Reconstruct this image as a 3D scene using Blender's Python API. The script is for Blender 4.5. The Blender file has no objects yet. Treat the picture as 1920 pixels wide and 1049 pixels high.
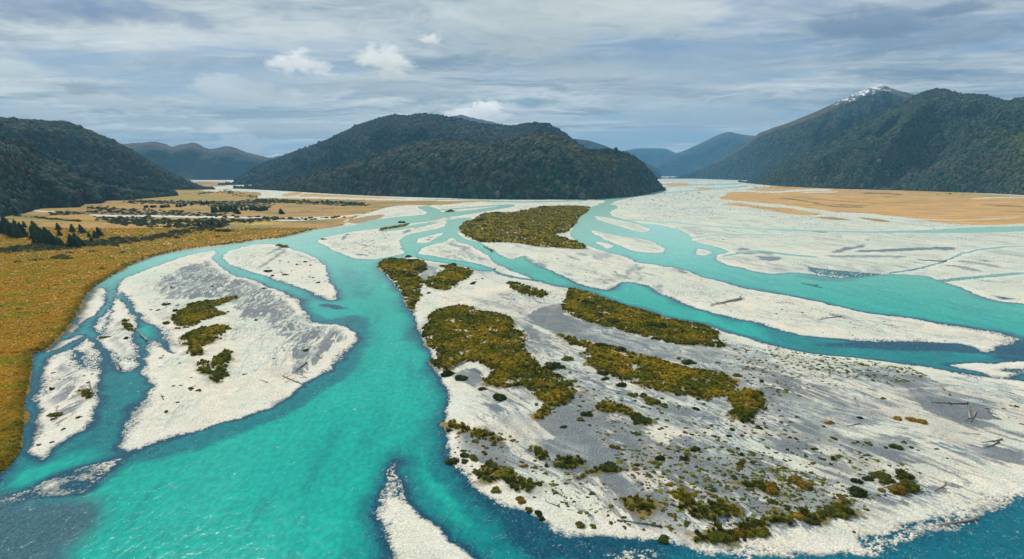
import bpy, math, random
import numpy as np
from mathutils import Vector

# ------------------------------------------------------------------ camera, sky, sun, exposure
scene = bpy.context.scene
COL = scene.collection
F_PX, CX, CY, HOR, H = 1100.0, 960.0, 524.5, 322.0, 70.0      # photo pixels and drone height in metres
PITCH = math.atan((CY - HOR) / F_PX)
cp, sp = math.cos(PITCH), math.sin(PITCH)
cam = bpy.data.cameras.new("camera")
cam_o = bpy.data.objects.new("camera", cam)
COL.objects.link(cam_o)
cam.sensor_width = 36.0
cam.lens = 36.0 * F_PX / 1920.0
cam.clip_start, cam.clip_end = 1.0, 60000.0
cam_o.location = (0, 0, H)
cam_o.rotation_euler = (math.pi / 2 - PITCH, 0, 0)
scene.camera = cam_o

SUN_EL, SUN_AZ = math.radians(46), math.radians(-30)           # azimuth from +Y towards +X
sun_dir = Vector((math.sin(SUN_AZ) * math.cos(SUN_EL), math.cos(SUN_AZ) * math.cos(SUN_EL), math.sin(SUN_EL)))
sl = bpy.data.lights.new("sun", 'SUN')
sl.energy, sl.angle, sl.color = 3.7, math.radians(1.5), (1.0, 0.93, 0.81)
so = bpy.data.objects.new("sun", sl)
so.rotation_euler = sun_dir.to_track_quat('Z', 'Y').to_euler()
COL.objects.link(so)
scene.view_settings.view_transform = 'Standard'
scene.view_settings.look = 'None'
scene.view_settings.exposure = 0.0
scene.view_settings.gamma = 1.0
scene.cycles.use_denoising = True
scene.cycles.max_bounces = 6
scene.cycles.volume_bounces = 1
scene.cycles.diffuse_bounces = 2
scene.cycles.glossy_bounces = 2
scene.cycles.caustics_reflective = False

HAZE_DENSITY = 6.2e-5
HAZE_COLOR = (0.22, 0.54, 0.88, 1)

# ------------------------------------------------------------------ node helpers
class NT:
    def __init__(s, tree):
        s.t = tree
    def n(s, kind, **kw):
        nd = s.t.nodes.new(kind)
        for k, v in kw.items():
            setattr(nd, k, v)
        return nd
    def put(s, sock, v):
        if hasattr(v, 'is_output'):
            s.t.links.new(v, sock)
        elif v is not None:
            sock.default_value = v
    def m(s, op, a, b=None, c=None, clamp=False):
        nd = s.n('ShaderNodeMath', operation=op, use_clamp=clamp)
        for i, v in enumerate((a, b, c)):
            if v is not None:
                s.put(nd.inputs[i], v)
        return nd.outputs[0]
    def v(s, op, a, b=None, scale=None):
        nd = s.n('ShaderNodeVectorMath', operation=op)
        s.put(nd.inputs[0], a)
        if b is not None: s.put(nd.inputs[1], b)
        if scale is not None: s.put(nd.inputs['Scale'], scale)
        return nd.outputs['Value'] if op in ('DOT_PRODUCT', 'LENGTH') else nd.outputs[0]
    def noise(s, vec, scale, detail=4, rough=0.55, dist=0.0, color=False):
        nd = s.n('ShaderNodeTexNoise')
        s.put(nd.inputs['Vector'], vec)
        nd.inputs['Scale'].default_value = scale
        nd.inputs['Detail'].default_value = detail
        nd.inputs['Roughness'].default_value = rough
        nd.inputs['Distortion'].default_value = dist
        return nd.outputs['Color' if color else 'Fac']
    def ss(s, x, lo, hi, a=0.0, b=1.0):
        nd = s.n('ShaderNodeMapRange', interpolation_type='SMOOTHSTEP')
        s.put(nd.inputs[0], x)
        for i, q in enumerate((lo, hi, a, b)):
            s.put(nd.inputs[i + 1], q)
        return nd.outputs[0]
    def mix(s, f, a, b, blend='MIX'):
        nd = s.n('ShaderNodeMix', data_type='RGBA', blend_type=blend)
        s.put(nd.inputs[0], f)
        for i, q in ((6, a), (7, b)):
            if not hasattr(q, 'is_output') and len(q) == 3: q = (*q, 1)
            s.put(nd.inputs[i], q)
        return nd.outputs[2]
    def comb(s, x, y, z):
        nd = s.n('ShaderNodeCombineXYZ')
        for i, q in enumerate((x, y, z)): s.put(nd.inputs[i], q)
        return nd.outputs[0]

def ray(px, py):
    dx, dy = (px - CX) / F_PX, (CY - py) / F_PX
    return dx, cp + dy * sp, -sp + dy * cp

# ------------------------------------------------------------------ sky
def build_world():
    w = bpy.data.worlds.new("World")
    scene.world = w
    w.use_nodes = True
    t = w.node_tree
    t.nodes.clear()
    N = NT(t)
    sky = N.n('ShaderNodeTexSky', sky_type='NISHITA')
    sky.sun_disc = False
    sky.sun_elevation, sky.sun_rotation = SUN_EL, SUN_AZ
    bg_sky = N.n('ShaderNodeBackground')
    t.links.new(sky.outputs[0], bg_sky.inputs[0])
    bg_sky.inputs[1].default_value = 0.085
    d = N.n('ShaderNodeTexCoord').outputs['Generated']
    d = N.v('NORMALIZE', d)
    sx = N.n('ShaderNodeSeparateXYZ'); t.links.new(d, sx.inputs[0])
    x, y, z = sx.outputs
    zz = N.m('ADD', N.m('MAXIMUM', z, 0.0), 0.06)
    P = N.comb(N.m('DIVIDE', x, zz), N.m('DIVIDE', y, zz), 0.0)
    warp = N.noise(P, 0.55, 4, 0.55, color=True)
    Pw = N.v('ADD', P, N.v('SCALE', N.v('SUBTRACT', warp, (0.5, 0.5, 0.5)), scale=1.1))
    st = N.v('MULTIPLY', Pw, (0.42, 1.0, 1.0))                      # long streaks across the wind
    n1 = N.noise(st, 0.55, 8, 0.56, 0.4)
    n2 = N.noise(N.v('ADD', st, (13.1, 4.7, 2.0)), 1.7, 8, 0.6, 0.6)
    n3 = N.noise(N.v('ADD', Pw, (3.3, 9.1, 5.0)), 0.22, 3, 0.5)
    # brightness of the cloud sheet
    n4 = N.noise(N.v('MULTIPLY', N.v('ADD', Pw, (1.3, 7.1, 3.0)), (0.8, 1.0, 1.0)), 3.6, 9, 0.62, 0.9)
    dens = N.m('ADD', N.m('ADD', N.m('MULTIPLY', n1, 0.50), N.m('MULTIPLY', n2, 0.30)), N.m('MULTIPLY', n4, 0.20))
    br = N.ss(dens, 0.41, 0.58)
    br = N.m('ADD', N.m('MULTIPLY', br, 0.75), N.m('MULTIPLY', N.ss(n3, 0.35, 0.65), 0.30), clamp=True)
    # glow of the hidden sun through the sheet
    sd = N.v('DOT_PRODUCT', d, tuple(sun_dir))
    glow = N.ss(sd, 0.55, 0.98)
    ccol = N.mix(br, (0.185, 0.28, 0.39), (0.80, 0.84, 0.82))
    ccol = N.mix(N.m('MULTIPLY', glow, 0.3), ccol, N.mix(br, (0.44, 0.56, 0.57), (0.78, 0.83, 0.78)))
    # gaps of blue
    gapn = N.m('ADD', N.m('MULTIPLY', N.noise(N.v('ADD', st, (7.7, 1.2, 0.0)), 0.42, 6, 0.55, 0.3), 0.7), N.m('MULTIPLY', n2, 0.3))
    low = N.ss(z, 0.02, 0.16, 1.0, 0.0)
    left = N.ss(x, -0.05, -0.55)
    gap = N.m('ADD', gapn, N.m('ADD', N.m('MULTIPLY', low, 0.05), N.m('MULTIPLY', left, 0.035)))
    gapm = N.m('MULTIPLY', N.ss(gap, 0.515, 0.63), 0.85)
    gcol = N.mix(N.ss(z, 0.0, 0.3), (0.24, 0.42, 0.62), (0.15, 0.27, 0.47))
    ccol = N.mix(gapm, ccol, gcol)
    # single clouds at their own bearings: (px, py, half width, half height in photo pixels, colour, strength, noise scale, noise amount)
    feats = [
        (560, 122, 95, 24, (1.0, 1.0, 0.97), 0.97, 16, 1.5), (725, 115, 52, 30, (0.95, 0.97, 0.9), 0.9, 14, 1.4),
        (800, 76, 34, 13, (0.95, 0.96, 0.92), 0.9, 20, 1.4),
        (450, 172, 100, 26, (0.70, 0.75, 0.76), 0.8, 14, 1.6), (530, 240, 120, 22, (0.56, 0.60, 0.63), 0.85, 14, 1.5),
        (465, 262, 42, 24, (0.68, 0.71, 0.74), 0.9, 22, 1.5), (520, 68, 24, 7, (0.72, 0.76, 0.78), 0.7, 30, 1.4),
        (30, 130, 46, 20, (0.68, 0.78, 0.76), 0.8, 14, 1.2), (160, 168, 60, 14, (0.32, 0.38, 0.46), 0.6, 20, 1.6),
        (40, 215, 80, 14, (0.58, 0.64, 0.70), 0.7, 16, 1.5),
        (1640, 50, 150, 30, (0.20, 0.28, 0.40), 0.85, 10, 1.5), (1790, 18, 70, 12, (0.20, 0.28, 0.40), 0.8, 14, 1.4),
        (1780, 66, 130, 20, (0.27, 0.34, 0.46), 0.6, 12, 1.5),
        (930, 190, 190, 10, (0.22, 0.36, 0.44), 0.75, 14, 1.5), (1000, 193, 60, 10, (0.17, 0.33, 0.43), 0.7, 16, 1.2),
        (1474, 177, 26, 7, (0.66, 0.70, 0.74), 0.7, 30, 1.3), (1440, 163, 40, 6, (0.64, 0.68, 0.72), 0.6, 26, 1.5),
        (1530, 187, 40, 14, (0.48, 0.54, 0.60), 0.6, 24, 1.5),
        (885, 216, 70, 17, (1.0, 1.0, 0.98), 1.0, 30, 1.25), (908, 207, 30, 17, (1.05, 1.05, 1.03), 1.0, 34, 1.2),
        (690, 160, 260, 24, (0.50, 0.58, 0.60), 0.5, 8, 1.4), (1250, 130, 260, 60, (0.44, 0.52, 0.58), 0.45, 6, 1.4), (1330, 215, 200, 30, (0.56, 0.61, 0.63), 0.5, 8, 1.5),
        (1020, 40, 280, 70, (0.66, 0.73, 0.68), 0.5, 5, 2.0), (190, 190, 120, 12, (0.60, 0.66, 0.72), 0.6, 14, 1.5), (330, 232, 90, 14, (0.46, 0.52, 0.58), 0.6, 16, 1.5), (560, 285, 80, 8, (0.66, 0.70, 0.74), 0.7, 20, 1.5),
        (330, 255, 60, 8, (0.62, 0.68, 0.74), 0.6, 22, 1.5), (1080, 262, 240, 10, (0.36, 0.45, 0.54), 0.5, 12, 1.5), (1500, 235, 60, 30, (0.40, 0.48, 0.56), 0.5, 9, 1.4),
        (1000, 225, 130, 14, (0.58, 0.65, 0.68), 0.6, 18, 1.5), (100, 18, 210, 36, (0.17, 0.26, 0.46), 0.55, 8, 1.4),
        (300, 30, 130, 26, (0.16, 0.25, 0.46), 0.55, 9, 1.5),
    ]
    for i, (px, py, hw, hh, col, stg, sc, amt) in enumerate(feats):
        c = Vector(ray(px, py)); L = c.length; c.normalize()
        r = Vector((0, 0, 1)).cross(c) * -1; r.normalize()
        u = r.cross(c); u.normalize()
        a = N.v('DOT_PRODUCT', d, tuple(r / (hw / F_PX / L)))
        b = N.v('DOT_PRODUCT', d, tuple(u / (hh / F_PX / L)))
        rr = N.m('SQRT', N.m('ADD', N.m('MULTIPLY', a, a), N.m('MULTIPLY', b, b)))
        nz = N.noise(N.v('ADD', N.v('MULTIPLY', d, (1, 1, 1.8)), (i * 1.7, i * 0.9, 0)), sc, 7, 0.6, 0.3)
        val = N.m('ADD', N.m('SUBTRACT', 1.0, rr), N.m('MULTIPLY', N.m('SUBTRACT', nz, 0.5), amt * 2.2))
        front = N.m('GREATER_THAN', N.v('DOT_PRODUCT', d, tuple(c)), 0.0)
        soft = 0.30 if stg > 0.98 else (0.9 if max(col) < 0.5 else 0.55)
        mk = N.m('MULTIPLY', N.m('MULTIPLY', N.ss(val, 0.0, soft), stg), front)
        top = N.ss(N.m('ADD', b, N.m('MULTIPLY', N.m('SUBTRACT', nz, 0.5), 3.0)), -1.1, 0.9)
        cc = N.mix(top, tuple(q * 0.74 for q in col), col)
        ccol = N.mix(mk, ccol, cc)
    bg_c = N.n('ShaderNodeBackground')
    t.links.new(ccol, bg_c.inputs[0])
    bg_c.inputs[1].default_value = 1.0
    mx = N.n('ShaderNodeMixShader')
    N.put(mx.inputs[0], N.m('SUBTRACT', 0.95, N.m('MULTIPLY', gapm, 0.25)))
    t.links.new(bg_sky.outputs[0], mx.inputs[1])
    t.links.new(bg_c.outputs[0], mx.inputs[2])
    out = N.n('ShaderNodeOutputWorld')
    t.links.new(mx.outputs[0], out.inputs[0])
build_world()

# ------------------------------------------------------------------ numpy noise
def _hash(ix, iy, seed):
    h = (ix.astype(np.uint32) * np.uint32(374761393) + iy.astype(np.uint32) * np.uint32(668265263) + np.uint32((seed * 974711 + 1442695) & 0xffffffff))
    h = (h ^ (h >> np.uint32(13))) * np.uint32(1274126177)
    return h ^ (h >> np.uint32(16))
_ANG = np.linspace(0, 2 * np.pi, 256, endpoint=False)
_GX, _GY = np.cos(_ANG).astype(np.float32), np.sin(_ANG).astype(np.float32)
def perlin(x, y, seed=0):
    x = np.asarray(x, np.float32); y = np.asarray(y, np.float32)
    xf, yf = np.floor(x), np.floor(y)
    ix, iy = xf.astype(np.int64) & 0xffffffff, yf.astype(np.int64) & 0xffffffff
    fx, fy = x - xf, y - yf
    u = fx * fx * fx * (fx * (fx * 6 - 15) + 10); v = fy * fy * fy * (fy * (fy * 6 - 15) + 10)
    def g(ox, oy):
        k = _hash((ix + ox) & 0xffffffff, (iy + oy) & 0xffffffff, seed) & np.uint32(255)
        return _GX[k] * (fx - ox) + _GY[k] * (fy - oy)
    a = g(0, 0); b = g(1, 0); c = g(0, 1); d = g(1, 1)
    ab = a + (b - a) * u; cd = c + (d - c) * u
    return (ab + (cd - ab) * v) * 1.5            # roughly -1..1
def fbm(x, y, seed=0, octv=4, gain=0.5, lac=2.03):
    s = 0; a = 1.0; tot = 0
    for i in range(octv):
        s = s + a * perlin(x, y, seed + i * 17); tot += a
        x = x * lac + 5.2; y = y * lac + 1.3; a *= gain
    return s / tot
def sstep(x, lo, hi):
    t = np.clip((x - lo) / (hi - lo), 0, 1)
    return t * t * (3 - 2 * t)
def lerp(a, b, w):
    if np.ndim(a) == 2 or np.ndim(b) >= 1 and not np.isscalar(b) and np.shape(b) == (3,):
        return a + (np.asarray(b, np.float32) - a) * w[:, None]
    return a + (b - a) * w

# ------------------------------------------------------------------ photo pixel <-> ground
def ground_xy(px, py):
    px = np.asarray(px, np.float64); py = np.asarray(py, np.float64)
    dx, dy, dz = ray(px, py)
    t = -H / np.minimum(dz, -1e-4)
    return dx * t, dy * t
def pts(s):
    return np.array([[float(q) for q in p.split(',')] for p in s.split()])
def catmull(P, n=4, closed=True):
    N = len(P); out = []
    rng = range(N) if closed else range(N - 1)
    for i in rng:
        if closed: p0, p1, p2, p3 = P[i - 1], P[i], P[(i + 1) % N], P[(i + 2) % N]
        else: p0, p1, p2, p3 = P[max(i - 1, 0)], P[i], P[i + 1], P[min(i + 2, N - 1)]
        for k in range(n):
            t = k / n
            out.append(0.5 * (2 * p1 + (p2 - p0) * t + (2 * p0 - 5 * p1 + 4 * p2 - p3) * t * t + (3 * p1 - p0 - 3 * p2 + p3) * t ** 3))
    if not closed: out.append(P[-1])
    return np.array(out)
def poly(s, n=4):
    P = catmull(pts(s) if isinstance(s, str) else np.asarray(s, float), n) if n > 1 else pts(s)
    P[:, 1] = np.maximum(P[:, 1], 326)
    X, Y = ground_xy(P[:, 0], P[:, 1])
    return np.stack([X, Y], 1)
def band(s, h, n=4):
    """A strip that follows a traced line, h photo pixels high to each side."""
    C = catmull(pts(s), n, closed=False)
    k = np.arange(len(C)) / max(len(C) - 1, 1)
    tp = np.minimum(1, np.minimum(k, 1 - k) * 8 + 0.25)
    T = np.gradient(C, axis=0); T[:, 1] *= 0.6; T /= np.linalg.norm(T, axis=1)[:, None] + 1e-6
    nrm = np.stack([-T[:, 1], T[:, 0]], 1) * (h * tp)[:, None]
    Q = np.concatenate([C + nrm, (C - nrm)[::-1]])
    Q[:, 1] = np.maximum(Q[:, 1], 326)
    X, Y = ground_xy(Q[:, 0], Q[:, 1])
    return np.stack([X, Y], 1)
def sdf(P, x, y, margin=40.0):
    """Signed distance in metres, negative inside; far outside it is just `margin`."""
    out = np.full(x.shape, margin, np.float32)
    lo, hi = P.min(0) - margin, P.max(0) + margin
    sel = np.nonzero((x > lo[0]) & (x < hi[0]) & (y > lo[1]) & (y < hi[1]))[0]
    if len(sel) == 0: return out
    X, Y = x[sel].astype(np.float32), y[sel].astype(np.float32)
    d2 = np.full(len(sel), 1e12, np.float32); ins = np.zeros(len(sel), bool)
    A = P.astype(np.float32); B = np.roll(A, -1, 0)
    for (ax, ay), (bx, by) in zip(A, B):
        ex, ey = bx - ax, by - ay
        wx, wy = X - ax, Y - ay
        L = ex * ex + ey * ey
        if L < 1e-9: continue
        t = np.clip((wx * ex + wy * ey) / L, 0, 1)
        qx, qy = wx - ex * t, wy - ey * t
        np.minimum(d2, qx * qx + qy * qy, out=d2)
        if by != ay:
            c = ((ay > Y) != (by > Y)) & (wx < ex * wy / ey)
            ins ^= c
    d = np.sqrt(d2)
    out[sel] = np.minimum(np.where(ins, -d, d), margin)
    return out

# ------------------------------------------------------------------ the braided river, traced
# water, then the islands that lie in it, then channels that cut the islands
WATER1 = [poly(s) for s in [
    # left system and main channel
    "-60,930 0,889 10,882 25,867 36,847 41,817 45,787 47,752 54,720 59,690 64,667 82,659 100,645 117,627 135,605 147,585 157,562 170,547 185,535 207,520 235,505 262,492 300,480 350,470 400,464 442,459 480,453 525,448 580,435 620,429 649,425 665,422 700,413 740,408 790,403 800,397 783,390 800,387 820,392 830,398 870,396 930,388 960,384 962,388 920,395 880,402 830,409 780,418 740,425 700,430 660,435 640,439 620,443 600,449 597,453 610,462 630,472 655,482 675,486 700,487 715,485 755,476 775,472 782,480 760,484 720,489 710,497 720,512 735,527 750,545 762,570 772,585 780,605 792,635 805,665 815,692 825,712 835,737 841,765 840,790 837,802 831,832 832,852 840,867 855,884 875,902 892,922 925,945 960,959 985,967 1022,984 1060,1000 1100,1009 1150,1014 1210,1018 1260,1024 1300,1030 1360,1040 1440,1043 1500,1046 1580,1040 1640,1034 1690,1017 1740,1002 1802,984 1832,972 1865,957 1920,932 2000,900 2300,820 2400,1500 -500,1500 -400,1000",
    # middle channel and its pale side channels
    "860,410 885,409 876,415 868,422 860,432 858,440 870,447 905,459 925,470 955,487 985,480 992,491 1035,509 1085,531 1135,545 1170,530 1210,535 1240,552 1310,578 1360,594 1425,605 1440,611 1490,626 1540,634 1615,640 1690,640 1765,643 1815,648 1852,660 1920,636 1990,640 1990,735 1920,716 1840,705 1777,696 1702,684 1640,676 1565,667 1502,659 1440,646 1385,630 1345,619 1310,606 1260,599 1210,584 1160,569 1110,551 1080,543 1040,536 1000,524 960,508 930,493 905,474 885,462 862,453 848,446 838,452 815,458 795,464 783,474 768,478 756,470 750,460 752,450 767,440 800,433 830,427 838,415",
    "782,477 855,488 905,498 930,508 900,508 850,496 790,487",
    # upper right channel
    "1106,389 1135,384 1152,385 1156,391 1144,398 1148,405 1172,412 1210,420 1235,422 1272,431 1296,444 1299,452 1335,462 1365,471 1345,478 1342,486 1352,493 1385,502 1440,514 1490,512 1525,515 1540,517 1580,521 1615,520 1665,515 1727,517 1747,521 1772,530 1800,540 1827,550 1852,560 1877,566 1920,569 2050,580 2050,660 1920,637 1902,634 1877,626 1840,619 1765,607 1690,595 1615,585 1515,562 1440,549 1397,540 1360,530 1310,517 1285,507 1235,497 1197,492 1175,482 1135,472 1100,460 1077,450 1068,438 1077,427 1082,412 1098,400",
    "1440,429 1540,432 1620,434 1690,433 1750,431 1800,428 1860,426 1990,424 1990,437 1920,434 1840,437 1700,437 1600,436 1500,434 1440,432",
    "1100,372 1150,368 1190,362 1240,357 1246,359 1200,368 1160,376 1140,384 1120,384 1135,377",
]]
ISLANDS = [poly(s) for s in [
    # long bar on the left
    "217,560 220,537 237,522 275,507 312,492 350,480 397,471 405,475 398,485 412,500 435,515 460,522 480,527 505,540 530,549 560,562 565,577 580,592 587,604 630,610 652,614 665,622 667,632 660,652 642,672 620,690 587,712 565,722 555,737 517,757 475,775 425,789 375,807 325,819 275,834 240,843 225,836 240,800 250,780 265,760 277,735 275,715 270,690 271,660 276,644 290,639 310,651 325,664 321,650 310,630 297,615 278,607 263,592 250,572 236,556 225,550",
    # tip bar right of it
    "420,476 437,469 480,459 517,459 542,464 555,470 585,480 602,492 612,507 617,525 630,547 632,558 620,563 590,551 555,537 517,525 480,512 450,505 430,496 420,486",
    "217,560 232,567 245,587 257,602 255,615 250,627 252,652 255,682 250,695 225,694 220,687 207,672 195,652 187,637 190,625 200,617 207,595 212,577",
    "197,590 207,578 203,600 198,617 185,626 180,614",
    "165,632 175,645 180,665 192,685 192,702 191,725 185,737 185,752 172,777 168,797 160,810 135,820 105,837 90,852 82,860 67,857 62,849 66,837 62,812 63,800 69,765 72,730 80,695 87,677 105,665 127,657 138,655 150,648",
    "180,541 198,543 196,568 175,592 160,600 146,610 148,588 158,566 170,550",
    "120,626 130,612 145,610 141,621 122,629", "87,660 112,640 145,629 145,635 112,652 95,660",
    # bottom tongue
    "742,866 747,893 757,912 775,937 792,957 812,977 830,994 855,1019 880,1037 905,1055 960,1110 1000,1200 745,1200 738,1100 733,1040 728,1012 717,982 714,957 720,917 731,890",
    # bars in the upper right channel
    "1115,406 1135,408 1172,415 1210,425 1217,432 1205,436 1160,425 1122,413",
    "1110,432 1160,442 1210,450 1242,462 1247,472 1230,475 1185,470 1147,455 1120,441",
    "1117,454 1135,456 1150,462 1135,466", "1307,467 1330,470 1332,475 1320,480 1305,477",
    "1782,685 1865,681 1930,678 1990,690 1990,716 1920,703 1877,709 1827,696",
    "808,442 830,437 823,444 800,456 780,455 788,448",
]]
WATER2 = [poly(s) for s in [
    "134,664 140,656 150,665 162,688 155,686 143,672",
    "715,432 755,425 812,417 812,420 770,428 728,434"]] + [band(s, h) for s, h in [("1172,412 1240,416 1330,424 1440,431", 1.0), ("1297,447 1340,441 1400,440 1470,441", .8), ("1352,482 1420,471 1470,477 1540,483", 1.2), ("1240,353 1270,349 1310,347 1395,345", .9), ("1242,362 1300,358 1370,352 1405,349", .9),
    ("800,397 860,391 960,384", .9), ("900,377 960,379 1040,378 1105,376", .9), ("780,376 860,374 950,374", .6), ("900,498 960,520 1010,527", 1.2), ("1095,403 1150,430 1220,447 1300,470", 1.6), ("1660,514 1740,500 1830,470 1930,462", 1.2), ("1760,528 1830,520 1930,512", 2.0)]]
# shallow, stony water: (outline, depth in metres, blur in metres)
SHALLOW = [(poly(s), d, b) for s, d, b in [
    ("237,852 225,850 175,862 125,877 62,904 0,928 -100,940 -100,960 40,950 140,935 170,925 200,905 225,880", -0.01, 3),
    ("0,932 62,945 160,938 182,945 175,985 140,1025 100,1060 -150,1090 -200,950", 0.22, 4),
    ("190,700 262,690 272,740 250,800 228,835 130,850 100,842 160,815 190,770 195,735", 0.40, 5),
    ("600,571 625,570 648,576 652,580 620,580", 0.10, 2),
    ("590,612 570,585 590,592 620,598 665,590 700,600 690,625 655,615", 0.34, 5),
    ("640,540 655,560 700,560 690,520 655,500 625,505", 0.7, 8),
    ("880,885 905,905 935,925 1000,955 1100,990 1180,1010 1250,1022 1350,1030 1350,1060 1100,1060 1000,1060 930,1010 890,960 860,910", 0.17, 4),
    ("940,955 1060,1003 1200,1022 1260,1030 1200,1060 1100,1050 1000,1000", 0.05, 3),
    ("820,855 850,884 905,935 925,985 890,960 850,920 815,880", 0.40, 4),
    ("1340,1037 1440,1038 1580,1040 1690,1017 1800,985 1920,932 2000,900 2000,1100 1340,1100", 0.42, 4),
    ("1340,1035 1440,1036 1530,1034 1640,1018 1740,988 1830,962 1900,935 1920,945 1850,985 1760,1015 1680,1038 1600,1056 1440,1060 1340,1052", 0.05, 4),
    ("1440,612 1560,640 1700,650 1850,668 1920,660 1920,715 1780,695 1640,676 1500,655 1440,640", 0.55, 5),
    ("1530,647 1690,640 1800,645 1850,664 1760,660 1650,655", 0.10, 3),
    ("1840,628 1900,640 1990,640 1990,680 1880,676 1850,665", 0.14, 4),
    ("1515,500 1560,500 1630,507 1670,513 1600,522 1550,522 1520,510", 0.10, 4),
    ("1500,515 1610,523 1560,530 1500,522", 0.3, 4),
    ("800,718 840,742 838,800 800,838 750,866 720,900 715,960 700,960 705,880 760,830 790,790", 0.75, 5),
    ("240,845 330,822 470,780 560,740 640,680 665,640 680,650 650,705 560,770 470,805 340,850 250,862", 0.40, 4),
]]
# water laid bare through an otherwise dry bar: stony teal seep
SEEP = [(poly(s), z, b) for s, z, b in [
    ("1500,497 1545,503 1620,510 1660,514 1600,521 1540,517 1515,509", -0.03, 5),
    ("1600,1010 1700,985 1770,965 1790,972 1700,1005 1620,1025", -0.02, 2),
    ("1815,522 1870,526 1920,528 1920,531 1860,530", 0.0, 4),
    ("1850,553 1890,558 1925,563 1880,563", -0.02, 3),
    ("1860,695 1900,690 1950,692 1950,704 1900,701", -0.02, 2),
]]
GRASS_LEFT = poly("-900,1300 -120,935 0,887 10,880 25,865 36,845 41,815 45,785 47,750 54,718 59,688 63,665 82,657 100,643 117,625 135,603 147,583 157,560 170,545 185,533 207,518 235,503 262,490 300,478 350,468 400,462 442,457 480,451 525,446 580,433 620,427 648,422 660,412 680,403 705,396 720,391 745,387 780,386 830,385 870,381 872,379 830,378 730,377 620,374 560,373 505,372 478,371 490,366 480,361 430,360 385,359 400,352 430,346 300,340 -700,340 -1500,420")
GRASS_RIGHT = [poly(s) for s in [
    "1350,374 1356,369 1372,361 1410,361 1440,362 1490,359 1560,357 1640,355 1780,357 2000,362 2500,380 2500,430 1990,421 1920,421 1860,423 1800,422 1740,416 1700,409 1640,404 1590,402 1540,395 1490,388 1440,383 1400,379",
    "1357,384 1380,381 1400,384 1440,389 1480,391 1520,398 1541,403 1500,404 1450,397 1400,389",
    "1400,357 1430,352 1500,350 1600,354 1600,357 1530,357 1440,359",
    "1240,346 1262,344 1290,345 1288,349 1265,349 1242,348", "1303,353 1320,352 1335,355 1315,356",
    "528,366 545,362 562,361 566,363 555,367 535,369", "560,369 575,364 620,366 680,369 760,373 700,373 640,371 590,370",
    "830,379 870,377 920,377 905,379 860,381",
]]
GRASS_BITS = [poly(s) for s in [
    "1529,409 1560,408 1592,413 1570,414", "1608,409 1640,411 1672,417 1640,416", "1522,434 1550,435 1548,437 1530,437", "1440,407 1455,408 1450,409",
    "652,417 668,410 700,405 720,404 712,410 690,416 665,420", "826,401 848,395 852,399 840,404", "768,415 800,411 832,409 805,415 780,418"]]
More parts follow.
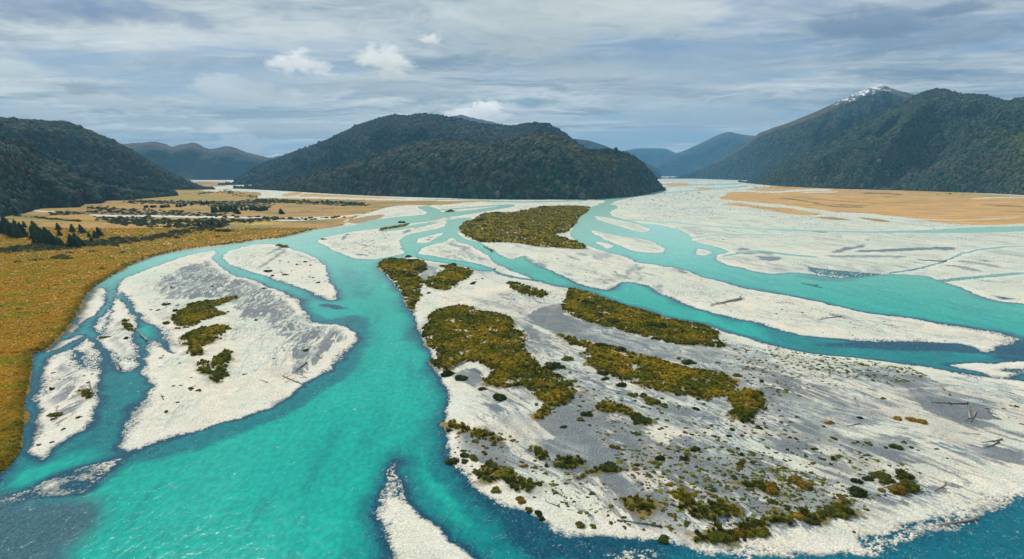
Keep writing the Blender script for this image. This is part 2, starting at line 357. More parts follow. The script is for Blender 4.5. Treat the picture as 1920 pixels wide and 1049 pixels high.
SCRUB = {k: poly(s) for k, s in {
    'mid': "859,425 870,417 890,412 905,402 930,400 960,400 975,397 1017,389 1060,387 1106,389 1106,394 1085,410 1079,422 1064,435 1040,442 1067,449 1085,456 1096,461 1094,469 1047,467 1010,465 985,460 960,457 942,456 905,456 880,448 865,438",
    'tip': "710,497 720,488 740,484 767,489 787,490 800,497 795,510 785,517 792,530 787,545 787,560 777,580 772,584 762,570 750,545 735,525 720,510",
    'tip2': "795,531 812,520 835,507 825,500 855,501 880,507 888,511 880,520 862,530 842,546 825,545 805,541",
    'big': "792,622 802,605 805,595 822,582 850,577 870,575 900,585 917,588 945,592 960,602 962,620 975,626 985,636 982,652 990,662 1002,680 1020,695 1047,707 1067,720 1079,731 1075,747 1055,764 1035,775 1020,790 1003,789 1010,775 1020,762 1000,747 992,737 975,728 950,731 920,726 910,715 925,700 905,687 880,680 855,690 837,695 825,692 812,685 810,675 825,667 805,652 795,637",
    'lens': "1067,542 1080,544 1110,552 1160,570 1210,585 1260,600 1310,608 1330,616 1344,626 1347,640 1360,652 1335,655 1310,650 1272,649 1235,642 1197,632 1160,622 1122,612 1085,600 1060,587 1052,572 1062,562",
    'long': "1049,630 1085,640 1110,647 1135,650 1155,654 1175,663 1210,672 1242,677 1260,685 1310,697 1347,702 1370,715 1397,732 1422,740 1435,757 1432,772 1415,780 1405,796 1387,796 1367,780 1374,765 1350,752 1335,757 1310,750 1260,740 1235,737 1197,730 1172,720 1135,705 1110,692 1093,670 1100,660 1072,648 1054,636",
    'six': "1122,760 1145,757 1160,765 1180,770 1210,785 1221,792 1217,801 1190,800 1175,788 1150,777 1130,780 1120,770",
    'l1': "322,602 335,587 360,572 380,567 410,565 435,557 445,560 425,570 400,582 425,592 405,597 375,607 350,617 332,612",
    'l2': "327,644 345,647 342,632 370,620 425,612 422,627 400,642 382,657 375,670 350,665 357,652",
    'l3': "397,685 415,662 430,662 432,677 425,690 435,700 412,720 397,715 402,700", 'l4': "370,687 385,675 395,700 395,707 375,700",
    'r1': "838,797 855,793 868,798 890,808 915,815 930,825 933,840 920,835 890,825 865,810 842,810",
    'r2': "895,882 915,872 935,875 955,885 990,900 1000,912 990,925 965,920 940,905 905,902",
    'r3': "1000,850 1015,843 1030,855 1050,862 1085,868 1095,873 1085,882 1050,880 1030,872 1008,862",
    'r4': "1062,900 1080,895 1115,880 1130,872 1150,878 1168,882 1160,892 1140,888 1110,895 1085,904 1065,905",
    'r5': "1163,940 1190,937 1225,943 1228,950 1220,968 1190,960 1170,955",
    'r6': "1258,930 1275,925 1300,945 1320,955 1345,935 1370,950 1390,965 1375,975 1345,980 1310,978 1290,965 1270,950",
    'r7': "1295,1005 1320,1000 1360,995 1400,985 1430,968 1460,965 1480,985 1455,998 1410,1010 1350,1020 1300,1018",
    'r8': "1490,965 1510,960 1530,968 1560,962 1575,950 1590,948 1608,965 1590,972 1560,975 1535,985 1505,983",
    'r9': "1557,865 1575,862 1598,872 1602,882 1590,885 1580,872 1568,870", 'r10': "1385,915 1405,905 1430,905 1455,905 1458,925 1430,928",
    'm1': "712,432 735,420 758,415 768,420 750,428 725,434", 'm2': "826,401 838,397 850,396 852,400 840,404", 's1': "518,462 530,460 542,463 535,466",
    'a1': "952,532 975,535 1010,545 1030,552 1010,560 985,556 962,545",
    'w1': "228,604 236,602 250,616 252,622 240,621 232,612", 'w2': "157,730 166,728 172,742 176,746 160,748",
}.items()}
# bare grey silt on the bars: (outline, strength, blur in metres)
SILT = [(poly(s), w, b) for s, w, b in [
    ("1005,615 985,602 1010,582 1047,572 1060,590 1085,602 1160,624 1210,638 1262,652 1275,668 1247,676 1210,671 1175,661 1135,648 1100,641 1047,628", 1.0, 2),
    ("300,525 350,500 400,488 440,512 480,528 520,550 570,590 600,608 650,618 625,650 590,680 560,695 540,660 515,625 470,600 430,640 450,590 400,560 330,565 290,545", 0.72, 5),
    ("585,690 600,650 640,620 655,618 640,640 610,670", 0.9, 3),
    ("540,700 575,660 620,640 600,675 565,705", 0.7, 3),
    ("792,500 815,503 822,515 808,522 795,535 787,520", 0.85, 2),
    ("820,690 850,700 890,690 905,700 890,730 850,715", 0.8, 3),
    ("835,800 870,805 920,830 960,860 1000,880 960,880 900,870 850,850", 0.9, 3),
    ("1020,780 1080,740 1110,760 1150,800 1120,850 1060,840 1030,810", 0.75, 6),
    ("1010,840 1060,820 1110,850 1170,860 1170,890 1080,890 1020,870", 0.85, 4),
    ("1120,870 1160,840 1165,880 1200,920 1260,940 1300,990 1290,1010 1200,1000 1160,950", 0.8, 5),
    ("1130,790 1190,800 1230,850 1245,870 1210,880 1160,830", 0.7, 4),
    ("1240,840 1340,830 1440,870 1460,930 1400,960 1300,930 1250,890", 0.6, 8),
    ("1300,980 1420,940 1500,925 1600,950 1600,970 1480,990 1400,985", 0.85, 4),
    ("1380,640 1440,690 1560,740 1640,760 1640,800 1500,790 1400,800 1290,750 1250,690 1290,660", 0.42, 10),
    ("1460,780 1560,800 1600,830 1700,850 1680,870 1560,850 1450,840", 0.5, 6),
    ("1700,740 1740,735 1850,760 1845,800 1800,800 1730,770", 0.75, 4), ("1600,700 1660,690 1740,715 1700,730 1640,720", 0.65, 4),
    ("1635,925 1680,935 1740,920 1780,908 1720,945 1660,945", 0.85, 3), ("1610,835 1700,820 1720,850 1660,855", 0.6, 4),
    ("1820,850 1860,840 1930,850 1930,875 1870,870", 0.6, 4), ("1670,500 1760,485 1870,490 1860,510 1760,512", 0.5, 8),
    ("90,710 120,670 150,662 180,700 172,750 130,790 80,800", 0.55, 3), ("200,640 222,600 250,640 248,680 225,685", 0.5, 2), ("600,470 640,478 700,480 740,470 700,450 640,455", 0.35, 6), ("795,470 860,455 940,480 900,490 820,484", 0.4, 6), ("1000,500 1100,490 1180,520 1150,535 1060,525", 0.35, 8), ("1250,520 1400,560 1600,610 1700,610 1500,570 1350,540", 0.35, 8), ("560,470 590,480 600,500 585,495 570,485", 0.4, 4), ("880,590 920,590 1000,620 1040,660 1000,660 960,610", 0.55, 4),
    ("1040,680 1100,700 1160,740 1250,760 1340,780 1330,810 1200,780 1090,740", 0.55, 6),
]]
STREAKS = [(band(s, h), w) for s, h, w in [
    ("1560,475 1600,466 1622,461", 2.5, .9), ("1600,473 1690,470 1770,467 1790,468", 2.5, .9), ("1550,481 1620,483 1700,482", 2, .7),
    ("1622,451 1632,449", 1.2, .9), ("1380,474 1395,470 1412,475", 4, .8), ("1395,476 1430,474 1455,476", 3, .9), ("1418,484 1440,487 1465,486", 4, .8),
    ("1232,493 1255,500 1290,513", 3, .9), ("1165,525 1180,510 1195,500", 3, .7), ("1235,535 1238,548 1245,552", 4, .7), ("1200,540 1196,505 1190,498", 2, .6),
    ("985,482 1000,492 1025,501", 2.5, .8), ("1080,477 1105,480", 2, .6), ("1115,485 1145,478", 5, .5), ("637,452 647,444 655,440", 1.5, 1),
    ("665,478 690,481", 1.2, .8), ("680,460 695,464", 1, .9), ("778,428 800,421 812,418", 2.5, .9), ("757,438 764,434 769,433", 2.5, .9),
    ("830,405 845,410 838,416", 2, .8), ("800,452 812,446 808,450", 1.5, 1), ("500,480 515,470 535,465", 2, .8), ("560,478 610,500 618,520", 1, .6),
    ("485,505 505,490 520,480 540,466", 2, .7), ("1330,575 1385,562 1395,563", 1, .4), ("840,452 900,460", 1.2, .5), ("800,500 820,515", 3, .7),
    ("850,500 930,515 1010,530 1060,545", 2, .35), ("880,560 940,575 990,590", 3, .4), ("940,745 1000,800 1050,870 1120,900", 4, .45), ("900,740 960,800 1000,850", 4, .5),
]]
# pale stream beds that cross the plains: (strip, strength)
BEDS = [(band(s, h), w) for s, h, w in [
    ("60,396 80,398 105,399", 1.4, .8), ("165,404 200,406 240,407 300,407 360,408 420,409 480,410 520,411 570,411 620,409 650,407 690,402", 1.5, 1),
    ("480,412 530,415 590,413 650,409", 1.0, 1), ("0,485 60,478 120,473 200,467 260,462 330,459 400,456 440,457", 1.0, .55), ("648,424 650,417 653,414", 2.0, 1),
    ("1440,384 1480,389 1510,395 1560,401 1620,404 1660,407", 2.2, 1), ("1400,359 1450,361 1500,358 1560,357", 1.6, 1), ("1500,362 1560,361 1570,360", 1.0, .8),
    ("1600,356 1680,356 1740,357 1790,360 1830,362 1920,367 2000,372", 1.5, 1), ("1820,374 1860,372 1920,372 1990,374", 0.9, .9),
    ("1700,411 1760,414 1800,414 1860,412 1930,408", 0.9, .6), ("0,657 20,652 40,648", 2.0, .6), ("380,358 420,358 480,359", 1.4, 1), ("380,353 410,351 430,350", 1, .8),
]]
YELLOW = [(poly(s), c, w, b) for s, c, w, b in [
    ("300,372 340,366 420,367 425,374 390,377 310,376", (0.26, 0.22, 0.02), 1.0, 30), ("220,417 270,410 370,412 440,418 500,417 530,420 470,424 400,420 330,426 260,424", (0.56, 0.42, 0.015), .8, 20),
    ("330,443 380,434 420,430 390,442 345,448", (0.20, 0.21, 0.02), .9, 14), ("490,434 520,432 522,435 495,436", (0.42, 0.36, 0.02), .7, 12),
    ("0,500 80,490 180,475 200,480 100,505 20,530", (0.22, 0.20, 0.025), .75, 12), ("0,545 40,535 60,545 30,560 0,565", (0.24, 0.22, 0.02), .7, 6),
    ("1000,402 1040,400 1060,408 1030,412 1000,410", (0.36, 0.30, 0.02), .7, 10), ("0,600 50,590 120,600 110,640 0,640", (0.12, 0.12, 0.012), .55, 6),
    ("1700,360 1800,360 1920,370 1990,380 1860,372 1760,368", (0.28, 0.26, 0.05), .7, 60), ("0,700 60,660 45,740 30,870 -60,900", (0.16, 0.11, 0.015), .4, 4),
]]
DARKBAND = [(band(s, h), w) for s, h, w in [
    ("100,402 200,400 300,404 420,405", 4, .5), ("170,392 260,398 340,400", 3, .35), ("190,412 260,415 330,417 420,416 520,413", 5, .5),
    ("240,378 330,381 420,382 500,380", 3.5, .75), ("480,377 540,379 620,382 680,385", 4, .6), ("20,405 60,409 110,414 150,416", 1.5, .6), ("400,388 450,388 500,390", 5, .5),
    ("0,470 60,467 140,463 220,455 300,445 360,435", 7, .7), ("0,476 120,470 220,462", 2, .8),
    ("1615,363 1660,364 1695,367", 1.0, .8), ("1460,372 1510,378 1560,388 1620,390", 1.0, .7), ("1480,370 1560,377 1650,383", 0.7, .5), ("1840,385 1930,389", 1.0, .6), ("1560,384 1620,388", 1, .6),
]]

def flow_uv(x, y, a, b):
    """Coordinates along and across the direction from photo pixel a to b."""
    (ax, ay), (bx, by) = ground_xy(*a), ground_xy(*b)
    l = math.hypot(bx - ax, by - ay); cx_, sx_ = (bx - ax) / l, (by - ay) / l
    return x * cx_ + y * sx_, -x * sx_ + y * cx_

def terrain(x, y):
    """Height, colour and masks of the valley floor at world points."""
    x = np.asarray(x, np.float32); y = np.asarray(y, np.float32)
    dist = np.sqrt(x * x + y * y)
    near = sstep(dist, 900, 250)
    tx0 = x / np.maximum(y, 1)
    # ragged natural edges
    wx = x + 1.3 * perlin(x / 7, y / 7, 1) + 1.4 * perlin(x / 21, y / 21, 7) + 0.35 * perlin(x / 1.8, y / 1.8, 2) + 3 * (1 - near) * perlin(x / 40, y / 40, 3)
    wy = y + 1.3 * perlin(x / 7, y / 7, 4) + 1.4 * perlin(x / 21, y / 21, 8) + 0.35 * perlin(x / 1.8, y / 1.8, 5) + 3 * (1 - near) * perlin(x / 40, y / 40, 6)
    L = np.full(x.shape, 40.0, np.float32)
    for P in WATER1: L = np.minimum(L, sdf(P, wx, wy))
    for P in ISLANDS: L = np.maximum(L, -sdf(P, wx, wy))
    for P in WATER2: L = np.minimum(L, sdf(P, wx, wy))
    gl = sdf(GRASS_LEFT, wx, wy)
    gr = np.full(x.shape, 40.0, np.float32)
    for P in GRASS_RIGHT: gr = np.minimum(gr, sdf(P, wx, wy))
    gb = np.full(x.shape, 40.0, np.float32)
    for P in GRASS_BITS: gb = np.minimum(gb, sdf(P, wx, wy))
    g_all = np.minimum(gl, gr)
    L = np.maximum(L, -g_all)
    sf = np.exp(1.1 * fbm(x / 34, y / 34, 33, 3)) * (1 + 1.2 * sstep(tx0, -0.19, -0.10) * sstep(y, 130, 170) * (tx0 < 0.02))
    depth = 1.8 * (1 - np.exp(np.minimum(L, 0) * 0.115 * sf))
    for P, d, b in SHALLOW:
        w = sstep(sdf(P, wx, wy), b, -b)
        n = d + 0.10 * perlin(x / 5, y / 5, 31)
        depth = np.where(L < 0, lerp(depth, np.minimum(depth, n), w), depth)
    land = 0.85 * (1 - np.exp(-np.maximum(L, 0) * (0.035 + 0.13 * sstep(fbm(x / 28, y / 28, 36, 3), -0.35, 0.3))))
    land = land * (0.75 + 0.35 * fbm(x / 22, y / 22, 40, 3))
    z = np.where(L > 0, land, -depth)
    for P, s, b in SEEP:
        w = sstep(sdf(P, wx, wy), b, -b)
        z = lerp(z, np.minimum(z, s), w)
    # stones
    st = perlin(x / 0.55, y / 0.55, 50) * 0.6 + perlin(x / 1.3, y / 1.3, 51) * 0.6
    shore = np.exp(-np.abs(z) / 0.22)
    smod = 0.35 + 0.9 * sstep(fbm(x / 16, y / 16, 52, 3), -0.35, 0.35)
    st = st + 0.5 * perlin(x / 0.33, y / 0.33, 53)
    z = z + st * (0.022 + 0.18 * shore) * (0.3 + 0.7 * near) * smod
    # ---------------- colour
    pebble = perlin(x / 0.42, y / 0.42, 60) * sstep(dist, 420, 130)
    n_big = fbm(x / 60, y / 60, 61, 4)
    n_mid = fbm(x / 9, y / 9, 62, 4)
    col = np.empty((len(x), 3), np.float32); col[:] = (0.66, 0.615, 0.50)
    col = lerp(col, (0.545, 0.58, 0.475), sstep(n_big + 0.25 * (dist > 350) + sstep(x, 60, 300) * 0.25, -0.1, 0.55))
    # streaks left by floods, along the flow of each part of the bed
    u1, v1 = flow_uv(x, y, (1000, 700), (1420, 900)); u2, v2 = flow_uv(x, y, (480, 510), (300, 640)); u3, v3 = flow_uv(x, y, (1150, 440), (1900, 600))
    wv = 4 * perlin(x / 30, y / 30, 70)
    s1 = fbm(u1 / 26, (v1 + wv) / 4.2, 71, 5, 0.55); s2 = fbm(u2 / 30, (v2 + wv) / 4.0, 72, 5, 0.55); s3 = fbm(u3 / 130, (v3 + 3 * wv) / 16.0, 73, 5, 0.55)
    tx = x / np.maximum(y, 1)
    wl = sstep(tx, -0.10, -0.2); wr = sstep(y, 330, 420) * (1 - wl)
    f1 = fbm(u1 / 8, (v1 + wv) / 1.25, 171, 4, 0.6); f2 = fbm(u2 / 9, (v2 + wv) / 1.3, 172, 4, 0.6)
    s1 = 0.62 * s1 + 0.5 * f1; s2 = 0.62 * s2 + 0.5 * f2
    stk = s2 * wl + s3 * wr + s1 * (1 - wl - wr)
    silt = np.zeros(x.shape, np.float32)
    for P, w_, b in SILT:
        silt = np.maximum(silt, w_ * sstep(sdf(P, wx, wy), b, -b))
    bar = sstep(sdf(poly("835,700 900,560 1050,560 1350,640 1900,720 1950,930 1500,1020 1200,1010 960,940 840,850"), x, y), 4, -6)
    inn = bar * sstep(L, 6, 20)
    col = lerp(col, np.array((0.50, 0.475, 0.40), np.float32), inn * (0.35 + 0.5 * sstep(fbm(x / 25, y / 25, 161, 4), -0.3, 0.3)))
    amount = np.clip(silt * 0.80 + bar * 0.30 * sstep(L, 3, 14) + 0.07, 0, 1)
    thr = 0.52 - 1.02 * amount
    grey = sstep(stk * 0.95 + 0.18 * n_mid, thr - 0.035, thr + 0.045)
    grey = np.where(silt > 0.95, np.maximum(grey, 0.85), grey)
    # nearer the water the bars are clean and pale
    grey = grey * sstep(L, 1.0, 6.0)
    siltc = lerp(np.broadcast_to(np.array((0.118, 0.148, 0.168), np.float32), col.shape), (0.195, 0.222, 0.232), sstep(n_mid + 0.7 * pebble, 0.0, 0.6))
    siltc = lerp(siltc, np.array((0.43, 0.415, 0.395), np.float32), 0.6 * sstep(silt, 0.6, 0.4) * sstep(fbm(x / 11, y / 11, 176, 4), 0.0, 0.35))
    col = lerp(col, siltc, grey * 0.92)
    for (uu, vv, ww, sd, k1) in ((u1, v1, (1 - wl - wr), 201, 1.0), (u2, v2, wl, 205, 1.0), (u3, v3, wr, 209, 3.0)):
        rid = np.abs(fbm((uu + 2 * wv) / (34 * k1), (vv + wv) / (6.5 * k1), sd, 5, 0.55))
        rid2 = np.abs(fbm((uu + wv) / (13 * k1), (vv + wv) / (2.6 * k1), sd + 1, 4, 0.55))
        msk = ww * sstep(L, 2.5, 9) * sstep(fbm(x / (40 * k1), y / (40 * k1), sd + 2, 3), -0.25, 0.2)
        wgt = 0.55 + 0.45 * np.maximum(bar, sstep(silt, 0.2, 0.6))
        col = lerp(col, np.array((0.60, 0.63, 0.53), np.float32), sstep(rid, 0.16, 0.09) * msk * 0.8)
        col = lerp(col, np.array((0.115, 0.155, 0.20), np.float32), sstep(rid, 0.062, 0.028) * msk * wgt * 0.9)
        col = lerp(col, np.array((0.15, 0.185, 0.225), np.float32), sstep(rid2, 0.055, 0.022) * msk * wgt * 0.8)
    lob = fbm(x / 18, y / 18, 214, 4)
    col = lerp(col, np.array((0.54, 0.585, 0.50), np.float32), sstep(lob, 0.08, 0.28) * 0.6 * (1 - grey))
    col = lerp(col, np.array((0.46, 0.44, 0.40), np.float32), sstep(-lob, 0.15, 0.35) * 0.5 * (1 - grey) * sstep(L, 3, 10))
    for P, w_ in STREAKS:
        q = sstep(sdf(P, wx, wy) + 1.5 * n_mid * (1 + dist / 300), 1.5, -1.5)
        col = lerp(col, (0.10, 0.15, 0.195), q * w_)
    dirt = sstep(fbm(x / 14, y / 14, 75, 4), 0.15, 0.5) * bar
    col = lerp(col, (0.40, 0.35, 0.29), dirt * 0.35)
    col = lerp(col, np.array((0.36, 0.41, 0.38), np.float32), sstep(s3 + 0.1 * n_mid, 0.02, 0.36) * 0.6 * wr)
    col = lerp(col, np.array((0.20, 0.24, 0.26), np.float32), sstep(fbm(u3 / 60, v3 / 7.0, 174, 5, 0.6), 0.24, 0.42) * 0.75 * wr)
    # lighter and darker stones
    k = 1 + 0.30 * pebble + 0.10 * perlin(x / 3.3, y / 3.3, 76)
    spk = perlin(x / 0.7, y / 0.7, 77) * (0.4 + 0.6 * near)
    k = k * (1 - 0.35 * sstep(spk, 0.55, 0.8))
    col = col * k[:, None]
    white = sstep(L, 9, 2) * (L > 0) * sstep(n_mid, -0.5, 0.3)
    col = lerp(col, np.array((0.70, 0.68, 0.62), np.float32), white * 0.5)
    # wet margin and river bed
    wet = sstep(z, 0.10, 0.02)
    col = lerp(col, np.array((0.07, 0.105, 0.13), np.float32), wet * 0.75 * (0.06 + 0.94 * sstep(dist, 600, 200)))
    # ---------------- plains
    up = np.maximum(sstep(-gl, 0.0, 2.2), sstep(-gr, 0.0, 3.0))
    z = np.where(up > 0, np.maximum(z, up * (1.1 + 0.5 * fbm(x / 18, y / 18, 80, 4) + 0.25 * perlin(x / 1.7, y / 1.7, 81) * near)), z)
    pn = fbm(x / 35, y / 35, 82, 5); pf = fbm(x / 5.5, y / 5.5, 83, 4); pe = fbm(x / 260, y / 90, 84, 4)
    g = np.empty_like(col); g[:] = (0.42, 0.24, 0.022)
    g = lerp(g, (0.22, 0.185, 0.022), sstep(pn + 0.45 * pf, 0.05, 0.6) * 0.8)
    g = lerp(g, (0.40, 0.225, 0.075), sstep(dist, 350, 900) * sstep(pe, -0.4, 0.25))
    g = lerp(g, (0.15, 0.16, 0.035), sstep(dist, 350, 700) * sstep(fbm(x / 120, y / 45, 85, 5), -0.02, 0.3) * 0.8)
    g = lerp(g, (0.09, 0.10, 0.025), sstep(dist, 350, 700) * sstep(fbm(x / 55, y / 40, 185, 5, 0.6), 0.16, 0.36) * 0.75)
    g = lerp(g, (0.40, 0.26, 0.11), 0.35 * sstep(fbm(x / 14, y / 8, 86, 4), 0.15, 0.5))
    g = lerp(g, (0.06, 0.07, 0.015), 0.55 * sstep(perlin(x / 4.5, y / 4.5, 87) + 0.5 * pn, 0.45, 0.8))
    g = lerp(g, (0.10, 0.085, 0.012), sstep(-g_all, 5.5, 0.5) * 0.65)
    gcr = np.empty_like(col); gcr[:] = (0.52, 0.31, 0.11)
    gcr = lerp(gcr, (0.40, 0.27, 0.07), sstep(fbm(x / 300, y / 60, 88, 5), 0.0, 0.5))
    gcr = lerp(gcr, (0.46, 0.27, 0.14), sstep(fbm(x / 90, y / 300, 89, 4), 0.1, 0.5) * 0.6)
    gcr = lerp(gcr, (0.20, 0.15, 0.05), sstep(fbm(x / 160, y / 34, 190, 5), 0.22, 0.42) * 0.6)
    gcr = gcr * (1 + 0.35 * fbm(x / 60, y / 24, 90, 5))[:, None]
    plain = np.where((gr < gl)[:, None], gcr, g)
    for P, c, w_, b in YELLOW:
        q = w_ * sstep(sdf(P, wx, wy, 60 + b), b, -b) * sstep(pf + 0.3 * pn, -0.35, 0.25)
        plain = lerp(plain, c, q)
    for P, w_ in DARKBAND:
        q = sstep(sdf(P, wx, wy) + 14 * pf, 8, -8)
        plain = lerp(plain, (0.045, 0.055, 0.022), q * w_)
    for P, w_ in BEDS:
        q = sstep(sdf(P, wx, wy) + 5 * n_mid * sstep(dist, 200, 800), 3, -3)
        plain = lerp(plain, (0.60, 0.60, 0.56), q * w_)
    plain = plain * (1 + 0.22 * perlin(x / 1.1, y / 1.1, 91) * near + 0.15 * pf)[:, None]
    bank = sstep(g_all, 2.2 + dist * 0.012, 1.0) * sstep(L, 3.0 + dist * 0.01, 1.2) * (L > -0.5)  # dark strip under the plain's edge: bank soil plus a painted shadow line
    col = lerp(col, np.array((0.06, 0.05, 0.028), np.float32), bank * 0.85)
    col = lerp(col, plain, np.maximum(sstep(g_all, 0.4, -0.6), 0))
    col = lerp(col, np.array((0.30, 0.19, 0.07), np.float32), sstep(gb + 3 * n_mid, 1.5, -1.5) * 0.9)
    # ---------------- low scrub ground
    sc = np.full(x.shape, 40.0, np.float32)
    for P in SCRUB.values(): sc = np.minimum(sc, sdf(P, wx, wy, 20.0))
    sm = sstep(sc + 4.0 * fbm(x / 6, y / 6, 16, 4), 0.9, -0.9) * (1 - 0.75 * sstep(fbm(x / 8, y / 8, 18, 4), 0.2, 0.36))
    z = np.where(sc < 3, z + 0.25 * sm, z)
    col = lerp(col, lerp(np.broadcast_to(np.array((0.13, 0.105, 0.02), np.float32), col.shape), (0.27, 0.16, 0.025), sstep(pn, -0.1, 0.4)), sm * 0.92)
    sm2 = sstep(sc, 6, 0) * (1 - sm) * (sc > 0) * sstep(n_mid, 0.0, 0.4)
    col = lerp(col, np.array((0.20, 0.20, 0.17), np.float32), sm2 * 0.5)
    # ---------------- colour of the water column, with far sky reflection painted in
    D = np.clip(-z, 0, 2)
    wn = fbm(x / 16, y / 16, 95, 4)
    wc = np.empty_like(col); wc[:] = (0.006, 0.070, 0.115)
    wc = lerp(wc, (0.004, 0.17, 0.19), sstep(D + 0.06 * wn, 0.12, 0.45))
    wc = lerp(wc, (0.002, 0.345, 0.285), sstep(D + 0.10 * wn, 0.42, 1.05))
    fu, fv = flow_uv(x, y, (690, 560), (520, 1000))
    fl = fbm(fu / 55, fv / 9, 99, 4)
    wc = lerp(wc, np.array((0.02, 0.40, 0.33), np.float32), sstep(fl, -0.1, 0.5) * 0.45 * sstep(D, 0.5, 1.0))
    wc = lerp(wc, np.array((0.002, 0.22, 0.215), np.float32), sstep(-fl, 0.05, 0.5) * 0.6 * sstep(D, 0.5, 1.0))
    cool = sstep(sdf(poly("1340,1000 1580,1025 1800,975 2000,890 2100,1100 1300,1100"), x, y), 6, -6)
    wc = lerp(wc, (0.002, 0.125, 0.18), cool * 0.9)
    gpool = sstep(sdf(poly("-20,935 62,940 165,932 185,950 175,990 140,1030 90,1060 -150,1090"), x, y) + 2 * wn, 4, -4)
    wc = lerp(wc, (0.05, 0.125, 0.155), gpool * 0.85)
    wc = lerp(wc, (0.26, 0.62, 0.51), sstep(dist, 270, 620) * 0.8 * sstep(D, 0.25 - 0.32 * sstep(dist, 260, 480), 0.7 - 0.5 * sstep(dist, 260, 480)))  # paler with distance: sky reflected at a low angle, painted into the colour
    wc = lerp(wc, np.array((0.40, 0.66, 0.555), np.float32), sstep(dist, 430, 850) * 0.75)  # more of the painted sky reflection on the farthest water
    spk2 = sstep(perlin(x / 0.33, y / 0.33, 97) + 0.35 * perlin(x / 3, y / 3, 98), 0.62, 0.85) * sstep(dist, 420, 150) * sstep(D, 1.0, 0.3)
    bed = perlin(x / 0.6, y / 0.6, 96) * sstep(D, 0.6, 0.1) * near
    wc = wc * (1 + 0.45 * bed)[:, None]
    wc = lerp(wc, np.array((0.34, 0.38, 0.36), np.float32), spk2 * 0.65)
    return dict(z=z, col=np.clip(col, 0.004, 0.85), wcol=np.clip(wc * (1 + 0.10 * wn)[:, None], 0.003, 0.8), L=L, gl=gl, gr=gr, sc=sc, bar=bar, dist=dist)

# ------------------------------------------------------------------ mesh helpers
def mesh_from(name, V, Fq, mat, attrs=None, smooth=True):
    """V (n,3), Fq (m,3|4) -> mesh, with optional per-vertex colours."""
    me = bpy.data.meshes.new(name)
    V = np.asarray(V, np.float32); Fq = np.asarray(Fq, np.int32)
    k = Fq.shape[1]
    me.vertices.add(len(V)); me.vertices.foreach_set('co', V.ravel())
    me.loops.add(Fq.size); me.loops.foreach_set('vertex_index', Fq.ravel())
    me.polygons.add(len(Fq))
    me.polygons.foreach_set('loop_start', np.arange(0, Fq.size, k, dtype=np.int32))
    me.polygons.foreach_set('loop_total', np.full(len(Fq), k, np.int32))
    me.polygons.foreach_set('use_smooth', np.full(len(Fq), smooth))
    for nm, arr in (attrs or {}).items():
        a = me.attributes.new(nm, 'FLOAT_COLOR', 'POINT')
        c = np.ones((len(V), 4), np.float32); c[:, :3] = arr
        a.data.foreach_set('color', c.ravel())
    me.update(calc_edges=True)
    if mat: me.materials.append(mat)
    return me
def obj(name, me, parent=None, kind=None, label=None, cat=None, group=None, link=True):
    o = bpy.data.objects.new(name, me)
    if link: COL.objects.link(o)
    if parent: o.parent = parent
    if kind: o['kind'] = kind
    if label: o['label'] = label
    if cat: o['category'] = cat
    if group: o['group'] = group
    return o
def grid_faces(nr, nc):
    i = np.arange(nr * nc).reshape(nr, nc)
    return np.stack([i[:-1, :-1], i[:-1, 1:], i[1:, 1:], i[1:, :-1]], -1).reshape(-1, 4)

# ------------------------------------------------------------------ materials
def new_mat(name):
    m = bpy.data.materials.new(name); m.use_nodes = True
    t = m.node_tree; t.nodes.clear()
    N = NT(t)
    b = N.n('ShaderNodeBsdfPrincipled'); out = N.n('ShaderNodeOutputMaterial')
    t.links.new(b.outputs[0], out.inputs[0])
    return m, N, b
def mat_ground():
    m, N, b = new_mat("ground_material")
    a = N.n('ShaderNodeAttribute', attribute_name='col')
    P = N.n('ShaderNodeNewGeometry').outputs['Position']
    n = N.noise(P, 2.6, 5, 0.65)
    c = N.mix(1.0, a.outputs['Color'], N.mix(N.ss(n, 0.3, 0.7), (0.78, 0.78, 0.78), (1.2, 1.2, 1.2)), 'MULTIPLY')
    N.put(b.inputs['Base Color'], c)
    b.inputs['Roughness'].default_value = 0.92
    b.inputs['Specular IOR Level'].default_value = 0.2
    bp = N.n('ShaderNodeBump'); bp.inputs['Strength'].default_value = 0.5; bp.inputs['Distance'].default_value = 0.12
    N.put(bp.inputs['Height'], n)
    N.put(b.inputs['Normal'], bp.outputs[0])
    return m
def mat_water():
    m, N, b = new_mat("water_material")
    a = N.n('ShaderNodeAttribute', attribute_name='col')
    P = N.n('ShaderNodeNewGeometry').outputs['Position']
    r1 = N.noise(N.v('MULTIPLY', P, (1.0, 0.55, 1)), 0.75, 4, 0.6, 0.6)
    r2 = N.noise(P, 0.16, 3, 0.5, 0.5)
    fo = N.noise(N.v('MULTIPLY', P, (1.3, 1.0, 1)), 0.55, 6, 0.72, 0.4)
    foam_glint = N.m('MULTIPLY', N.ss(N.m('ADD', N.m('MULTIPLY', fo, 0.8), N.m('MULTIPLY', r2, 0.3)), 0.66, 0.76), 0.55)  # white flecks: riffle foam, with glints off the ripples painted among them
    ripple = N.ss(r1, 0.30, 0.70)
    c = N.mix(1.0, a.outputs['Color'], N.mix(ripple, (0.80, 0.82, 0.84), (1.16, 1.14, 1.12)), 'MULTIPLY')
    c = N.mix(foam_glint, c, (0.62, 0.76, 0.72))
    N.put(b.inputs['Base Color'], c)
    b.inputs['Roughness'].default_value = 0.19
    b.inputs['IOR'].default_value = 1.33
    b.inputs['Specular IOR Level'].default_value = 0.14
    bp = N.n('ShaderNodeBump'); bp.inputs['Strength'].default_value = 0.42; bp.inputs['Distance'].default_value = 0.35
    N.put(bp.inputs['Height'], N.m('ADD', N.m('MULTIPLY', r1, 0.75), N.m('MULTIPLY', r2, 1.0)))
    N.put(b.inputs['Normal'], bp.outputs[0])
    return m
